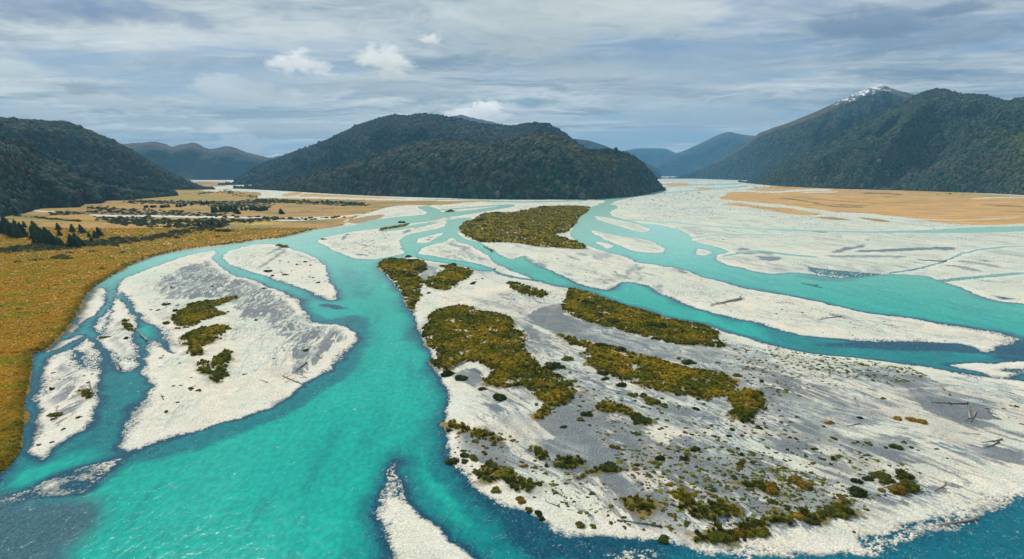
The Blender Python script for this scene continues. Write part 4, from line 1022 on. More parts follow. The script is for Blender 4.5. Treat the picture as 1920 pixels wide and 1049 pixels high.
# ------------------------------------------------------------------ low scrub and tussock
TUSS = proto_collection("tussock_shapes", [tussock(s, M_TUSS) for s in range(5)])
BUSHES = proto_collection("bush_shapes", [dome_bush(40 + s, M_TINT, 150, 0.24) for s in range(5)])
def in_poly(P, n, rng):
    """n random points inside a world outline."""
    out = []; tot = 0
    lo, hi = P.min(0), P.max(0)
    while tot < n:
        q = rng.uniform(lo, hi, (max(n * 2, 100), 2))
        q = q[sdf(P, q[:, 0], q[:, 1], 5.0) < 0]
        out.append(q); tot += len(q)
        if len(out) > 60: break
    return np.concatenate(out)[:n]
def poly_area(P):
    x, y = P[:, 0], P[:, 1]
    return abs(np.dot(x, np.roll(y, -1)) - np.dot(y, np.roll(x, -1))) / 2
def scrub_scatter():
    rng = np.random.default_rng(77)
    Q, S = [], []
    for k, P in SCRUB.items():
        far = P[:, 1].mean() > 330
        dens = 0.22 if k == 'mid' else (0.75 if far else 2.0)
        n = int(np.clip(poly_area(P) * dens, 12, 9000))
        q = in_poly(P, n, rng)
        q = q + rng.normal(0, 1, q.shape) * np.where(rng.uniform(size=len(q)) < 0.16, 2.2 if far else 1.3, 0.15)[:, None]
        Q.append(q); S.append(rng.uniform(0.55, 1.3, len(q)) ** 1.3 * (1.7 if k == 'mid' else 1.0 if far else 0.68))
    Q = np.concatenate(Q); S = np.concatenate(S)
    T = terrain(Q[:, 0], Q[:, 1])
    nz = fbm(Q[:, 0] / 9, Q[:, 1] / 9, 5, 4)
    t = rgb(len(Q), (0.40, 0.315, 0.02))
    t = lerp(t, (0.19, 0.20, 0.018), sstep(fbm(Q[:, 0] / 22, Q[:, 1] / 22, 6, 4) + 0.3 * nz, -0.25, 0.25))
    t = lerp(t, (0.58, 0.33, 0.03), sstep(-nz, 0.1, 0.5) * rng.uniform(0, 1, len(Q)))
    t = lerp(t, (0.085, 0.11, 0.014), sstep(T['sc'], -4.5, -0.3) * rng.uniform(0.2, 1, len(Q)))
    t = lerp(t, (0.07, 0.085, 0.012), sstep(fbm(Q[:, 0] / 3.2, Q[:, 1] / 3.2, 15, 3), 0.12, 0.4) * 0.85)
    t *= rng.uniform(0.45, 1.7, len(Q))[:, None]
    hole = (fbm(Q[:, 0] / 8, Q[:, 1] / 8, 18, 4) > 0.24) & (rng.uniform(size=len(Q)) < 0.8)
    keep = (T['z'] > -0.02) & ~hole & (T['sc'] + 4.5 * fbm(Q[:, 0] / 6, Q[:, 1] / 6, 16, 4) + 1.0 * rng.normal(size=len(Q)) < 0.6)
    S = S * (0.9 + 0.5 * sstep(nz, 0.1, 0.5))
    P3 = np.stack([Q[:, 0], Q[:, 1], T['z'] + 0.05], 1)
    scatter("scrub", P3[keep], S[keep], t[keep], TUSS, "olive and rust tussock scrub covering the low river islands", 11)
scrub_scatter()
def plain_scatter():
    rng = np.random.default_rng(78)
    P = poly("-160,960 0,890 36,845 45,790 58,690 64,665 100,643 135,603 157,560 185,533 235,503 300,478 400,462 480,451 580,433 640,424 560,420 400,440 200,470 0,490 -160,500")
    # more where they are nearer
    n = 40000
    px = rng.uniform(-80, 640, n * 5); py = rng.uniform(430, 960, n * 5)
    x, y = ground_xy(px, py)
    ok = np.nonzero(sdf(GRASS_LEFT, x, y, 5.0) < -0.2)[0][:n]
    x, y = x[ok], y[ok]
    T = terrain(x, y)
    nz = fbm(x / 35, y / 35, 82, 5); n2 = fbm(x / 6, y / 6, 83, 3)
    t = rgb(len(x), (0.66, 0.41, 0.035))
    t = lerp(t, (0.48, 0.38, 0.03), sstep(nz + 0.4 * n2, 0.05, 0.6) * 0.85)
    t = lerp(t, (0.70, 0.46, 0.17), (rng.uniform(size=len(x)) < 0.15) * 0.8)
    t = lerp(t, (0.42, 0.46, 0.035), sstep(fbm(x / 24, y / 24, 181, 4), 0.0, 0.35) * 0.8)
    t = lerp(t, (0.78, 0.56, 0.26), sstep(fbm(x / 20, y / 7, 182, 4), 0.2, 0.45) * 0.4)
    t = lerp(t, (0.20, 0.17, 0.02), sstep(fbm(x / 5, y / 5, 183, 3), 0.2, 0.45) * 0.7)
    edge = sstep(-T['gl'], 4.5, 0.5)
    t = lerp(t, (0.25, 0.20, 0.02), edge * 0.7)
    t = lerp(t, (0.26, 0.23, 0.025), sstep(np.hypot(x, y), 240, 150) * 0.5)
    t *= rng.uniform(0.82, 1.2, len(x))[:, None]
    scatter("grass", np.stack([x, y, T['z'] - 0.05], 1), rng.uniform(0.30, 0.65, len(x)) * np.maximum(0.8, np.hypot(x, y) / 330) * (1 + 0.5 * edge), t, TUSS, "orange and olive tussock grass of the left plain", 12)
plain_scatter()
def far_bush_scatter():
    """Dark low shrubs along the streams of the left plain."""
    rng = np.random.default_rng(79)
    px, py = [], []
    for s, h, n in [("100,402 200,400 300,404 420,405", 3, 170), ("190,412 260,415 330,418 420,417 520,413", 5, 330), ("240,380 330,381 420,382 500,380", 3, 300), ("480,377 540,379 620,382 680,385", 3.5, 420),
                    ("20,405 60,409 110,414 150,417", 0.8, 50), ("400,388 450,388 500,390", 4, 160), ("170,392 240,396 340,400", 3, 120), ("500,412 560,413 640,409", 1.5, 60), ("420,356 440,364 480,372", 3, 90), ("380,364 400,362 440,360", 1.2, 60),
                    ("220,420 300,424 400,426 420,420", 4, 200), ("60,470 140,463 220,455 300,447 360,436 395,428", 4.5, 420), ("0,474 60,469 140,464 220,458", 4, 320), ("1410,352 1500,351 1600,353", 1.2, 70)]:
        C = catmull(pts(s), 20, closed=False)
        k = rng.integers(0, len(C), n)
        px.append(C[k, 0] + rng.normal(0, 6, n)); py.append(C[k, 1] + rng.normal(0, h * 0.6, n))
    px = np.concatenate(px); py = np.concatenate(py)
    x, y = ground_xy(px, np.maximum(py, 340))
    T = terrain(x, y)
    ok = T['z'] > 0.3
    x, y, z = x[ok], y[ok], T['z'][ok]
    t = lerp(rgb(len(x), (0.045, 0.068, 0.022)), (0.13, 0.125, 0.04), rng.uniform(0, 1, len(x)) ** 2)
    scatter("shrubbery", np.stack([x, y, z - 0.1], 1), rng.uniform(1.5, 3.8, len(x)), t, BUSHES, "low dark shrubs lining the streams of the left plain", 13)
far_bush_scatter()
def herb_scatter():
    """Small yellow green mat plants over the right gravel bar."""
    rng = np.random.default_rng(80)
    Q = []
    for s, n in [("1440,650 1500,660 1600,675 1700,690 1740,715 1640,720 1540,700 1460,680", 700), ("1350,640 1440,660 1600,700 1560,730 1440,740 1380,700", 380), ("1090,740 1300,760 1440,800 1700,880 1600,960 1300,960 1150,860", 900),
                 ("840,790 1000,840 1200,930 1300,1000 1200,1000 960,920 850,860", 420), ("1150,840 1450,860 1500,960 1300,1000", 900), ("1400,880 1520,890 1620,940 1600,980 1480,970", 420), ("1000,660 1100,700 1140,760 1060,790 1000,760", 260), ("300,500 500,520 560,640 440,720 280,700 260,600", 260),
                 ("800,500 880,505 900,530 820,560", 90), ("80,690 190,640 180,780 90,840", 70), ("1150,385 1300,360 1420,385 1800,430 1900,500 1700,510 1500,480 1330,455", 420), ("980,480 1150,560 1500,640 1800,640 1500,570 1200,500", 240), ("640,440 830,440 980,500 900,490 700,480", 120), ("1390,690 1480,700 1500,780 1400,860", 200), ("1840,775 1900,760 1920,800", 20), ("560,490 620,530 600,545 540,500", 70)]:
        P = poly(s); Q.append(in_poly(P, n, rng))
    Q = np.concatenate(Q); T = terrain(Q[:, 0], Q[:, 1])
    ok = (T['z'] > 0.12)
    Q, z = Q[ok], T['z'][ok]; n = len(Q)
    t = lerp(rgb(n, (0.07, 0.085, 0.015)), (0.30, 0.32, 0.03), rng.uniform(0, 1, n) ** 2.2)
    t = lerp(t, (0.17, 0.10, 0.02), (rng.uniform(size=n) < 0.25) * 0.8)
    scatter("undergrowth", np.stack([Q[:, 0], Q[:, 1], z - 0.03], 1), (0.16 + 0.6 * rng.uniform(0, 1, n) ** 3) * np.maximum(1, np.hypot(Q[:, 0], Q[:, 1]) / 420), t, BUSHES, "small yellow green mat plants dotted over the gravel bars", 14, stretch=0.6)
herb_scatter()

# ------------------------------------------------------------------ trees on the left plain
M_CONIFER = mat_leaf("conifer_leaves", ((0.042, 0.078, 0.03), (0.08, 0.115, 0.038)), 9.0, 0.55)
M_BROAD = mat_leaf("broad_leaves", ((0.030, 0.045, 0.018), (0.055, 0.068, 0.028)), 3.0, 0.5)
M_SHRUB = mat_leaf("shrub_leaves", ((0.09, 0.11, 0.014), (0.20, 0.19, 0.022)), 3.0, 0.5)
M_SHRUB_DK = mat_leaf("dark_shrub_leaves", ((0.032, 0.055, 0.010), (0.07, 0.095, 0.016)), 3.0, 0.5)
M_SHRUB_OR = mat_leaf("rust_shrub_leaves", ((0.22, 0.15, 0.016), (0.36, 0.22, 0.022)), 3.0, 0.5)
CROWNS = [conifer_parts(s, M_CONIFER, l) for s, l in ((1, .20), (2, .12), (3, .24), (4, .16))]
TV, TF = tube([(0, 0, -0.05), (0.01, 0, 0.3), (-0.03, 0, 0.6)], [0.035, 0.025, 0.012], 8)
TRUNK = mesh_mixed("trunk", [(TV, TF)], M_BARK)
BR_CROWNS = [dome_bush(70 + s, M_BROAD, 420, 0.16, 0.85, "crown") for s in range(3)]
BV, BF = tube([(0, 0, -0.35), (0.02, 0, 0.1), (0.0, 0.03, 0.5)], [0.10, 0.075, 0.04], 8)
BTRUNK = mesh_mixed("trunk", [(BV, BF)], M_BARK)
rnd = random.Random(5)
def conifer(px, top, base, label, group, wide=1.0):
    x, y = ground_xy(px, base); x, y = float(x), float(y)
    d = ray(px, base); h = (base - top) / F_PX * math.hypot(y, H) * 1.03
    o = obj("conifer_tree", None, label=label, cat="tree", group=group)
    o.location = (x, y, float(floor_z(x, y)[0]) - 0.1); o.rotation_euler = (0, 0, rnd.uniform(-0.5, 0.5)); o.scale = (h * wide, h * wide, h)
    obj("crown", CROWNS[rnd.randrange(4)], o); obj("trunk", TRUNK, o)
    return o
def broad(px, base, w, label, group):
    x, y = ground_xy(px, base); x, y = float(x), float(y)
    r = w / F_PX * math.hypot(y, H)
    o = obj("broadleaf_tree", None, label=label, cat="tree", group=group)
    o.location = (x, y, float(floor_z(x, y)[0]) + 0.28 * r); o.rotation_euler = (0, 0, rnd.uniform(0, 6.28)); o.scale = (r,) * 3
    obj("crown", BR_CROWNS[rnd.randrange(3)], o); obj("trunk", BTRUNK, o)
def t1(L, ox, oy, k): return [(ox + a / k, oy + b / k, oy + c / k) for a, b, c in L]
G1 = "conifers of the clump at the left edge"
for p, a, b in t1([(0, 380, 560), (20, 480, 640), (90, 360, 560), (70, 470, 650), (130, 470, 660), (200, 470, 700), (250, 430, 620), (250, 520, 710), (300, 540, 715), (330, 470, 640), (355, 500, 690), (370, 450, 550)], 0, 360, 8):
    conifer(p, a, b, "dark conifer in the dense clump at the far left edge of plain", G1)
G2 = "conifers of the middle clump"
for p, a, b in t1([(470, 510, 590), (540, 445, 620), (510, 540, 730), (570, 560, 740), (620, 530, 700), (650, 560, 760), (700, 540, 720), (690, 600, 800), (740, 570, 750), (790, 590, 800), (520, 690, 800), (820, 640, 830), (720, 710, 810), (600, 700, 800), (880, 680, 820), (930, 700, 850)], 0, 360, 8):
    conifer(p, a, b, "dark conifer in the middle clump right of the left edge clump", G2)
for (p, a, b), lab in zip(t1([(880, 475, 590), (900, 575, 680), (1095, 495, 620), (1240, 500, 640), (1500, 540, 685), (1440, 595, 720), (1345, 615, 700), (1380, 690, 790)], 0, 360, 8),
        ["upper leaning conifer just above the middle clump", "short conifer under the leaning conifer of middle clump", "first lone conifer right of middle clump, blunt topped", "second lone conifer right of middle clump, pointed and broad",
         "rightmost lone broad conifer on the orange plain", "thin young conifer left of the rightmost lone conifer", "small narrow conifer between the lone broad conifers", "low bushy conifer below the small narrow one"]):
    conifer(p, a, b, lab, None, 1.05)
for p, a, b in t1([(1085, 650, 850), (1150, 630, 850), (1210, 680, 840), (1120, 700, 860), (1255, 740, 840)], 0, 360, 8):
    conifer(p, a, b, "conifer of the low clump beneath the lone conifers", "conifers of the low right clump")
for p, a, b in t1([(1285, 385, 490), (1335, 390, 480), (1400, 385, 480), (1440, 375, 470), (1480, 375, 475), (1520, 380, 470), (1560, 375, 465), (1630, 375, 500), (1660, 420, 505), (1710, 380, 450), (1765, 385, 450), (1840, 385, 450), (1870, 380, 450), (1905, 380, 445)], 240, 340, 8):
    conifer(p, a, b, "dark conifer in the tree row on the far side of the stream", "conifers of the row beyond the stream", 1.1)
for (p, a, b), lab in zip(t1([(1280, 585, 690), (1380, 605, 710), (1070, 610, 690), (1200, 610, 680)], 240, 340, 8),
        ["left one of the two broad conifers on the yellow flat", "right one of the two broad conifers on the yellow flat", "narrow conifer among the yellow flowering shrubs", "short bushy conifer left of the broad pair"]):
    conifer(p, a, b, lab, None, 1.3)
for p, a, b in t1([(740, 340, 400), (790, 335, 400), (955, 325, 370), (610, 345, 400), (570, 350, 400), (1120, 300, 360), (1190, 290, 360)], 240, 340, 8):
    conifer(p, a, b, "tiny far conifer on the plain below the yellow green field", "far conifers below the field", 1.2)
for p, a, b in t1([(20, 390, 460), (60, 400, 460), (100, 380, 455), (130, 375, 450), (170, 400, 445)], 480, 340, 8):
    conifer(p, a, b, "dark conifer at the right end of the tree row", "conifers at the end of the row", 1.1)
for (p, a, b), lab in zip(t1([(385, 420, 505), (1075, 278, 320)], 480, 340, 8), ["lone round topped conifer in the orange meadow", "lone tree standing above the long dark shrub belt"]):
    conifer(p, a, b, lab, None, 1.5)
for p, b, w in [(275, 391, 5.5), (288, 391, 5.5), (304, 391, 6), (347, 388, 5.5), (360, 386, 4)]:
    broad(p, b, w, "round far broadleaf tree on the plain below the field", "round trees on the far plain")

# ------------------------------------------------------------------ shrubs one can count
SHRUB_MESH = {'green': [dome_bush(100 + s, M_SHRUB, 300, 0.17) for s in range(4)], 'dark': [dome_bush(110 + s, M_SHRUB_DK, 300, 0.17) for s in range(4)], 'rust': [dome_bush(120 + s, M_SHRUB_OR, 300, 0.17) for s in range(3)]}
def put_shrubs(items):
    """items: (px, py of the foot, half width in px, kind, label, group)"""
    a = np.array([(i[0], i[1]) for i in items], float)
    X, Y = ground_xy(a[:, 0], a[:, 1]); Z = terrain(X, Y)['z']
    for k, (px, py, w, kind, label, group) in enumerate(items):
        if Z[k] < 0.0 and group: continue
        r = w / F_PX * math.hypot(Y[k], H)
        o = obj("shrub", SHRUB_MESH[kind][rnd.randrange(len(SHRUB_MESH[kind]))], label=label, cat="shrub", group=group)
        o.location = (float(X[k]), float(Y[k]), float(max(Z[k], 0)) - 0.05 * r)
        o.rotation_euler = (0, 0, rnd.uniform(0, 6.28)); q = rnd.uniform(0.75, 1.05); o.scale = (r * 1.1, r * rnd.uniform(0.9, 1.3), r * q)
BIG = [
    (1650, 897, 15, 'green', "rounded olive shrub left of the largest shrub pair near bottom right"), (1661, 908, 12, 'green', "lower olive shrub touching the rounded one near bottom right"),
    (1676, 922, 17, 'rust', "brownish left half of the largest shrub pair near bottom right"), (1698, 915, 21, 'green', "largest green shrub on the right gravel bar"), (1688, 893, 14, 'green', "upper green shrub joined to the largest shrub"),
    (1610, 927, 15, 'dark', "dark green round shrub left of the largest shrub pair"), (1606, 906, 8, 'dark', "small dark round shrub above the dark round shrub"), (1628, 904, 8, 'dark', "small dark flat shrub beside the rounded olive shrub"),
    (1655, 923, 8, 'rust', "small orange shrub between the dark shrub and the largest pair"), (1498, 912, 17, 'rust', "round brown green shrub alone on pale gravel at lower right"), (1443, 925, 14, 'rust', "rust shrub at the right of the low clump"),
    (1681, 843, 9, 'dark', "small dark shrub on silt above the largest pair"), (1693, 835, 5, 'green', "tiny light green shrub beside the small dark shrub"), (1241, 1012, 10, 'dark', "lone dark shrub at the water edge bottom centre"),
    (1112, 990, 6, 'green', "small shrub on white gravel by the bottom channel"), (1088, 986, 9, 'green', "long low shrub on white gravel by the bottom channel"), (1140, 880, 15, 'dark', "large dark shrub at the end of the lower driftwood thicket"),
    (1152, 843, 8, 'rust', "rust shrub above the large dark shrub on silt"), (1230, 875, 9, 'green', "olive shrub pair member left, by the grey silt tongue"), (1236, 866, 9, 'dark', "upper shrub of the pair by the grey silt tongue"),
    (1305, 848, 8, 'dark', "dark shrub alone on the pale middle bar"), (1192, 817, 6, 'green', "shrub on silt below the low scrub strip"), (1055, 805, 6, 'dark', "dark shrub alone on the grey silt flat"), (1087, 790, 7, 'green', "shrub at the lower end of the big scrub island"),
    (1100, 783, 9, 'dark', "dark green shrub right of the big scrub island tip"), (845, 868, 12, 'dark', "dark green shrub nearest the branching channel"), (870, 856, 9, 'dark', "dark shrub second from the branching channel"), (887, 863, 9, 'green', "shrub third from the branching channel"),
    (900, 890, 10, 'green', "left shrub of the lower green chain by the channel"), (918, 877, 11, 'dark', "dark shrub at the top of the lower green chain"), (942, 890, 15, 'green', "wide shrub in the middle of the lower green chain"), (928, 920, 9, 'green', "separate olive shrub below the lower green chain"),
    (990, 958, 8, 'green', "small shrub on the white gravel below the chain"), (1012, 965, 8, 'dark', "dark shrub on the white gravel shoreline"), (1018, 974, 6, 'dark', "lower small dark shrub on the shoreline"), (975, 940, 9, 'rust', "rust green shrub under the lower chain end"),
    (937, 748, 13, 'dark', "round green shrub below the left part of big scrub island"), (905, 732, 8, 'dark', "small dark shrub on silt beside the big scrub island"), (862, 712, 13, 'dark', "wide dark shrub below the driftwood at main channel"), (842, 703, 12, 'dark', "dark shrub on the main channel bank"),
    (1040, 690, 16, 'dark', "spreading dark shrub on silt between the two scrub islands"), (1065, 678, 12, 'green', "green shrub left of the long scrub island"), (1025, 692, 8, 'dark', "small dark shrub right of the big scrub island edge"), (1129, 706, 9, 'dark', "dark shrub under the long scrub island left end"),
    (1134, 716, 7, 'dark', "second dark shrub under the long scrub island"), (1163, 727, 10, 'dark', "third dark shrub under the long scrub island"), (1183, 745, 9, 'green', "shrub among stones below the long scrub island"), (1205, 745, 8, 'dark', "darker shrub right of it among stones"),
    (1216, 756, 14, 'green', "low wide shrub above the small scrub strip"), (1247, 766, 8, 'green', "shrub right of the low wide shrub"), (1205, 795, 14, 'dark', "dark round shrub at the end of the small scrub strip"), (1290, 683, 12, 'dark', "dark low shrub at the end of the grey silt tongue"),
    (1383, 708, 7, 'green', "round yellow green shrub right of the long scrub island"), (1429, 719, 5, 'dark', "small dark shrub right of the yellow green one"), (1098, 572, 13, 'dark', "left dark shrub on the lens shaped scrub island"), (1125, 597, 13, 'dark', "second dark shrub on the lens shaped scrub island"),
    (1145, 607, 14, 'dark', "third dark shrub on the lens shaped scrub island"), (1230, 617, 15, 'dark', "right dark shrub on the lens shaped scrub island"), (1123, 652, 11, 'dark', "dark shrub on the upper edge of the long scrub island"), (1163, 661, 12, 'dark', "second shrub on the upper edge of the long scrub island"),
    (768, 493, 8, 'dark', "dark shrub on top edge of the small tip island"), (752, 514, 9, 'dark', "dark shrub inside the small tip island"), (735, 512, 6, 'dark', "small dark shrub inside the small tip island"), (772, 520, 10, 'dark', "dark shrub at the right of the small tip island"),
    (790, 508, 12, 'dark', "dark green shrub at right shoulder of the tip island"), (738, 488, 7, 'dark', "dark shrub at the upper point of the tip island"), (767, 482, 8, 'green', "shrub on the pale silt above the tip island"), (848, 499, 8, 'dark', "small dark shrub above the second tip scrub"),
    (885, 534, 6, 'dark', "small dark shrub right of the second tip scrub"), (1680, 790, 9, 'rust', "tilted rust shrub on silt near the right driftwood"), (1718, 795, 13, 'rust', "large rust shrub below the driftwood pile on the right"), (1655, 752, 0.1 + 4, 'green', "small shrub on stones left of the driftwood"),
    (1610, 787, 5, 'dark', "small dark shrub near the long driftwood at right"), (1555, 797, 7, 'rust', "rust shrub left of the small dark shrub"), (1600, 1000, 0.1 + 3, 'green', "tiny shrub on the white gravel near bottom right"), (1525, 985, 9, 'dark', "dark shrub at the lower right end of bottom thicket"),
    (1503, 978, 13, 'rust', "rust shrub in the bottom thicket on the right"), (1553, 965, 12, 'green', "olive shrub in the bottom thicket right part"), (1575, 968, 12, 'green', "second olive shrub in the bottom thicket right part"), (1478, 958, 7, 'dark', "dark shrub above the bottom thicket"),
    (1450, 948, 9, 'green', "bright green shrub above the bottom thicket"), (1428, 1002, 13, 'green', "big olive shrub in the bottom strip"), (1350, 1012, 14, 'green', "olive shrub at left of the bottom strip"), (1390, 1004, 14, 'rust', "rusty shrub in the middle of the bottom strip"),
    (415, 672, 9, 'dark', "dark green shrub on top of the lowest left bar scrub"), (426, 665, 6, 'green', "small shrub beside the dark shrub on left bar"), (308, 556 + 18, 7, 'green', "small shrub left of the left bar scrub"), (310, 608, 8, 'green', "low shrub at the left edge of left bar"),
    (243, 613, 8, 'green', "shrub on the small island between side channels"), (197, 634, 7, 'green', "shrub at the upper left of small island"), (235, 636, 5, 'dark', "small dark shrub inside the small island"), (163, 742, 7, 'green', "shrub beside the pole on the left lower bar"),
    (105, 780, 10, 'green', "long low shrub on the left lower bar"), (73, 836, 4, 'green', "tiny shrub at the foot of the left lower bar"), (311, 774, 4, 'green', "tiny lone shrub on the white left bar"), (360, 732, 5, 'dark', "small dark shrub on the white left bar"),
    (575, 660, 6, 'green', "shrub caught on the driftwood of the left bar"), (510, 462 + 56, 4, 'dark', "small shrub on the tip bar"), (595, 532, 4, 'dark', "dark shrub at the edge of the tip bar"), (535, 517, 6, 'green', "green shrub in the middle of tip bar"),
    (500, 511, 6, 'green', "left green shrub of the tip bar"), (495, 450 + 92, 4, 'dark', "tiny dark shrub on the edge of side channel"),
    (1780, 365, 3.2, 'dark', "dark lone shrub on the far right tan plain"), (1758, 366, 1.4, 'dark', "tiny shrub left of the dark lone one on tan plain"), (1805, 367, 1.4, 'dark', "tiny shrub right of the dark lone one on tan plain"),
    (1045, 398, 3.2, 'dark', "dark shrub on the orange top of middle island"), (1015, 391, 8, 'dark', "dark low shrub on the upper edge of middle island"), (935, 402, 7, 'dark', "dark shrub along the far edge of middle island"), (897, 416, 8, 'dark', "dark shrub at the upper left of middle island"),
    (912, 427, 8, 'dark', "dark round shrub inside the left half of middle island"), (607, 450, 5, 'green', "low shrub on the tip of the gravel island"), (755, 418, 6, 'dark', "dark shrub on the thin scrub strip of gravel island"), (844, 397, 5, 'dark', "dark shrub on the small far gravel bar"),
    (216, 513, 0.1 + 3, 'dark', "small shrub on plain near the river bend"), (190, 509, 5, 'dark', "green shrub on the open orange plain"), (35, 585, 6, 'green', "low green patch shrub on the left plain"),
    (110, 487, 13, 'green', "wide green shrub on the plain below the tree belt"), (127, 488, 10, 'green', "second green shrub on the plain below the tree belt"), (66, 492, 9, 'green', "third green shrub on the plain below the tree belt"), (35, 495, 8, 'green', "fourth green shrub on plain at the left"),
    (132, 478, 6, 'dark', "small dark shrub under the middle tree belt"), (173, 475, 5, 'dark', "small dark shrub right of the middle tree belt"), (232, 476, 5, 'dark', "small shrub by the lilac gravel patch"), (248, 473, 3, 'dark', "smaller shrub right of the lilac gravel patch"),
    (215, 450, 9, 'dark', "round dark bush at the right end of lone conifers"), (524, 444, 3, 'dark', "dark bush near the river bank meadow"), (407, 447, 5, 'dark', "small dark bush on the plain near the river"), (415, 437, 10, 'dark', "wide low dark bush on the plain above the river"),
    (468, 421, 2, 'dark', "tiny dark bush on yellow flat"), (519, 418, 2, 'dark', "tiny dark bush right of the yellow flat"),
]
put_shrubs([(a, b, w, k, l, None) for a, b, w, k, l in BIG])
def many_shrubs():
    rng = np.random.default_rng(91); items = []
    for s, n, w0, w1, kinds, label, group in [
        ("1100,760 1300,740 1440,800 1440,860 1250,850 1120,800", 20, 2.5, 6, ('green', 'dark', 'dark'), "small rounded shrub scattered on the gravel below the long scrub island", "shrubs below the long island"),
        ("1240,850 1450,870 1480,930 1400,960 1250,930 1170,880", 26, 3, 8, ('green', 'dark', 'rust'), "small shrub among driftwood on the lower middle gravel bar", "shrubs of the lower middle bar"),
        ("1440,800 1560,800 1700,870 1640,900 1480,880 1430,840", 20, 2.5, 6, ('green', 'dark', 'green'), "small shrub dotted over the lower right gravel bar", "shrubs of the lower right bar"),
        ("1600,830 1720,830 1830,870 1800,900 1700,890", 8, 1.8, 4, ('dark', 'green'), "tiny dark tuft on pale sand right of the largest shrubs", "tufts right of the largest shrubs"),
        ("980,670 1060,690 1100,740 1060,760 1000,720", 9, 3, 7, ('dark', 'dark', 'green'), "small dark shrub on silt between the scrub islands", "shrubs between the scrub islands"),
        ("1260,670 1400,690 1450,740 1400,740 1300,700", 8, 2, 5, ('dark', 'green'), "small shrub fringe along the long scrub island", "shrubs fringing the long island"),
        ("835,800 1000,870 1180,960 1220,990 1100,960 960,920 850,870", 14, 3, 7, ('green', 'dark', 'rust'), "small shrub on the gravel shore of the branching channel", "shrubs of the branching channel shore"),
        ("320,520 470,530 500,620 440,700 340,660 270,590", 18, 2, 5, ('dark', 'green', 'rust'), "small tuft scattered on the streaked left gravel bar", "tufts on the left bar"),
        ("285,640 340,680 400,760 320,780 285,720", 9, 1.8, 4, ('dark', 'green'), "tiny dark tuft on the white lower part of left bar", "tufts on the white left bar"),
        ("80,690 180,670 185,740 150,800 85,830", 8, 2, 5, ('dark', 'green'), "small tuft on the left lower bar beside the bank", "tufts of the lower left bar"),
        ("495,485 590,495 605,530 560,525 500,505", 10, 1.6, 3.5, ('dark', 'green'), "tiny tuft on the pale tip bar", "tufts on the tip bar"),
        ("880,505 920,520 880,540 800,560 790,550 830,548", 8, 2, 4.5, ('dark', 'green'), "tiny shrub around the second tip scrub", "shrubs around the second tip scrub"),
        ("1560,660 1720,690 1740,720 1600,700", 6, 2, 4, ('green', 'green'), "small yellow green shrub by the right channel", "shrubs by the right channel"),
    ]:
        P = pts(s); lo, hi = P.min(0), P.max(0); c = 0
        while c < n:
            q = rng.uniform(lo, hi)
            ins = False
            for (ax, ay), (bx, by) in zip(P, np.roll(P, -1, 0)):
                if (ay > q[1]) != (by > q[1]) and q[0] < (bx - ax) * (q[1] - ay) / (by - ay) + ax: ins = not ins
            if not ins: continue
            items.append((q[0], q[1], rng.uniform(w0, w1), kinds[rng.integers(len(kinds))], label, group)); c += 1
    put_shrubs(items)
many_shrubs()

# ------------------------------------------------------------------ driftwood
def drift_mesh(seed, mat, roots=True, branches=3):
    """A stranded trunk one metre long along X with broken branches; its root plate is made apart."""
    rng = np.random.default_rng(seed)
    n = 8; t = np.linspace(0, 1, n)
    path = np.stack([t, 0.05 * np.sin(t * 3 + seed) + rng.normal(0, .008, n), 0.022 + 0.02 * rng.uniform(size=n)], 1)
    rad = np.interp(t, [0, 1], [0.034, 0.012]) * rng.uniform(.9, 1.1, n)
    parts = [tube(path, rad, 8)]
    for _ in range(branches):
        k = rng.integers(2, n - 1); a = rng.choice([-1, 1]) * rng.uniform(.4, 1.1); l = rng.uniform(.10, .26)
        d = np.array([math.cos(a), math.sin(a), rng.uniform(0, .7)])
        parts.append(tube([path[k], path[k] + d * l * .5, path[k] + d * l + np.array([0, 0, .02])], [rad[k] * .6, rad[k] * .4, rad[k] * .15], 6))
    trunk = mesh_mixed("driftwood_log", parts, mat)
    rp = []
    for j in range(8):
        a = j / 8 * 6.283 + rng.uniform(-.3, .3); l = rng.uniform(.07, .14)
        d = np.array([-rng.uniform(.2, .8), math.cos(a), math.sin(a)]); d /= np.linalg.norm(d)
        p0 = path[0]; p1 = p0 + d * l * .5; p2 = p0 + d * l + rng.normal(0, .015, 3)
        p1[2] = max(p1[2], -.01); p2[2] = max(p2[2], -.02)
        rp.append(tube([p0, p1, p2], [.024, .014, .005], 6))
    root = mesh_mixed("root", rp, mat) if roots else None
    return trunk, root
DRIFT = [drift_mesh(s, M_DRIFT if s % 3 else M_DRIFT_DARK, s % 2 == 0, 2 + s % 3) for s in range(8)]
DRIFT_D = [drift_mesh(20 + s, M_DRIFT_DARK, True, 3) for s in range(3)]
def log(px0, py0, px1, py1, label, group=None, src=None, thick=1.0, lift=0.0):
    x0, y0 = (float(q) for q in ground_xy(px0, py0)); x1, y1 = (float(q) for q in ground_xy(px1, py1))
    Lg = math.hypot(x1 - x0, y1 - y0)
    tr, ro = src or DRIFT[rnd.randrange(len(DRIFT))]
    z0, z1 = (max(float(q), 0.0) for q in floor_z([x0, x1], [y0, y1]))
    o = obj("driftwood_log", tr, label=label, cat="driftwood", group=group)
    o.location = (x0, y0, z0 + lift)
    o.rotation_euler = (0, -math.atan2(z1 - z0, Lg), math.atan2(y1 - y0, x1 - x0))
    w = max(Lg * 0.5, 2.0) * thick
    o.scale = (Lg, w, w)
    if ro: obj("root", ro, o)
    return o
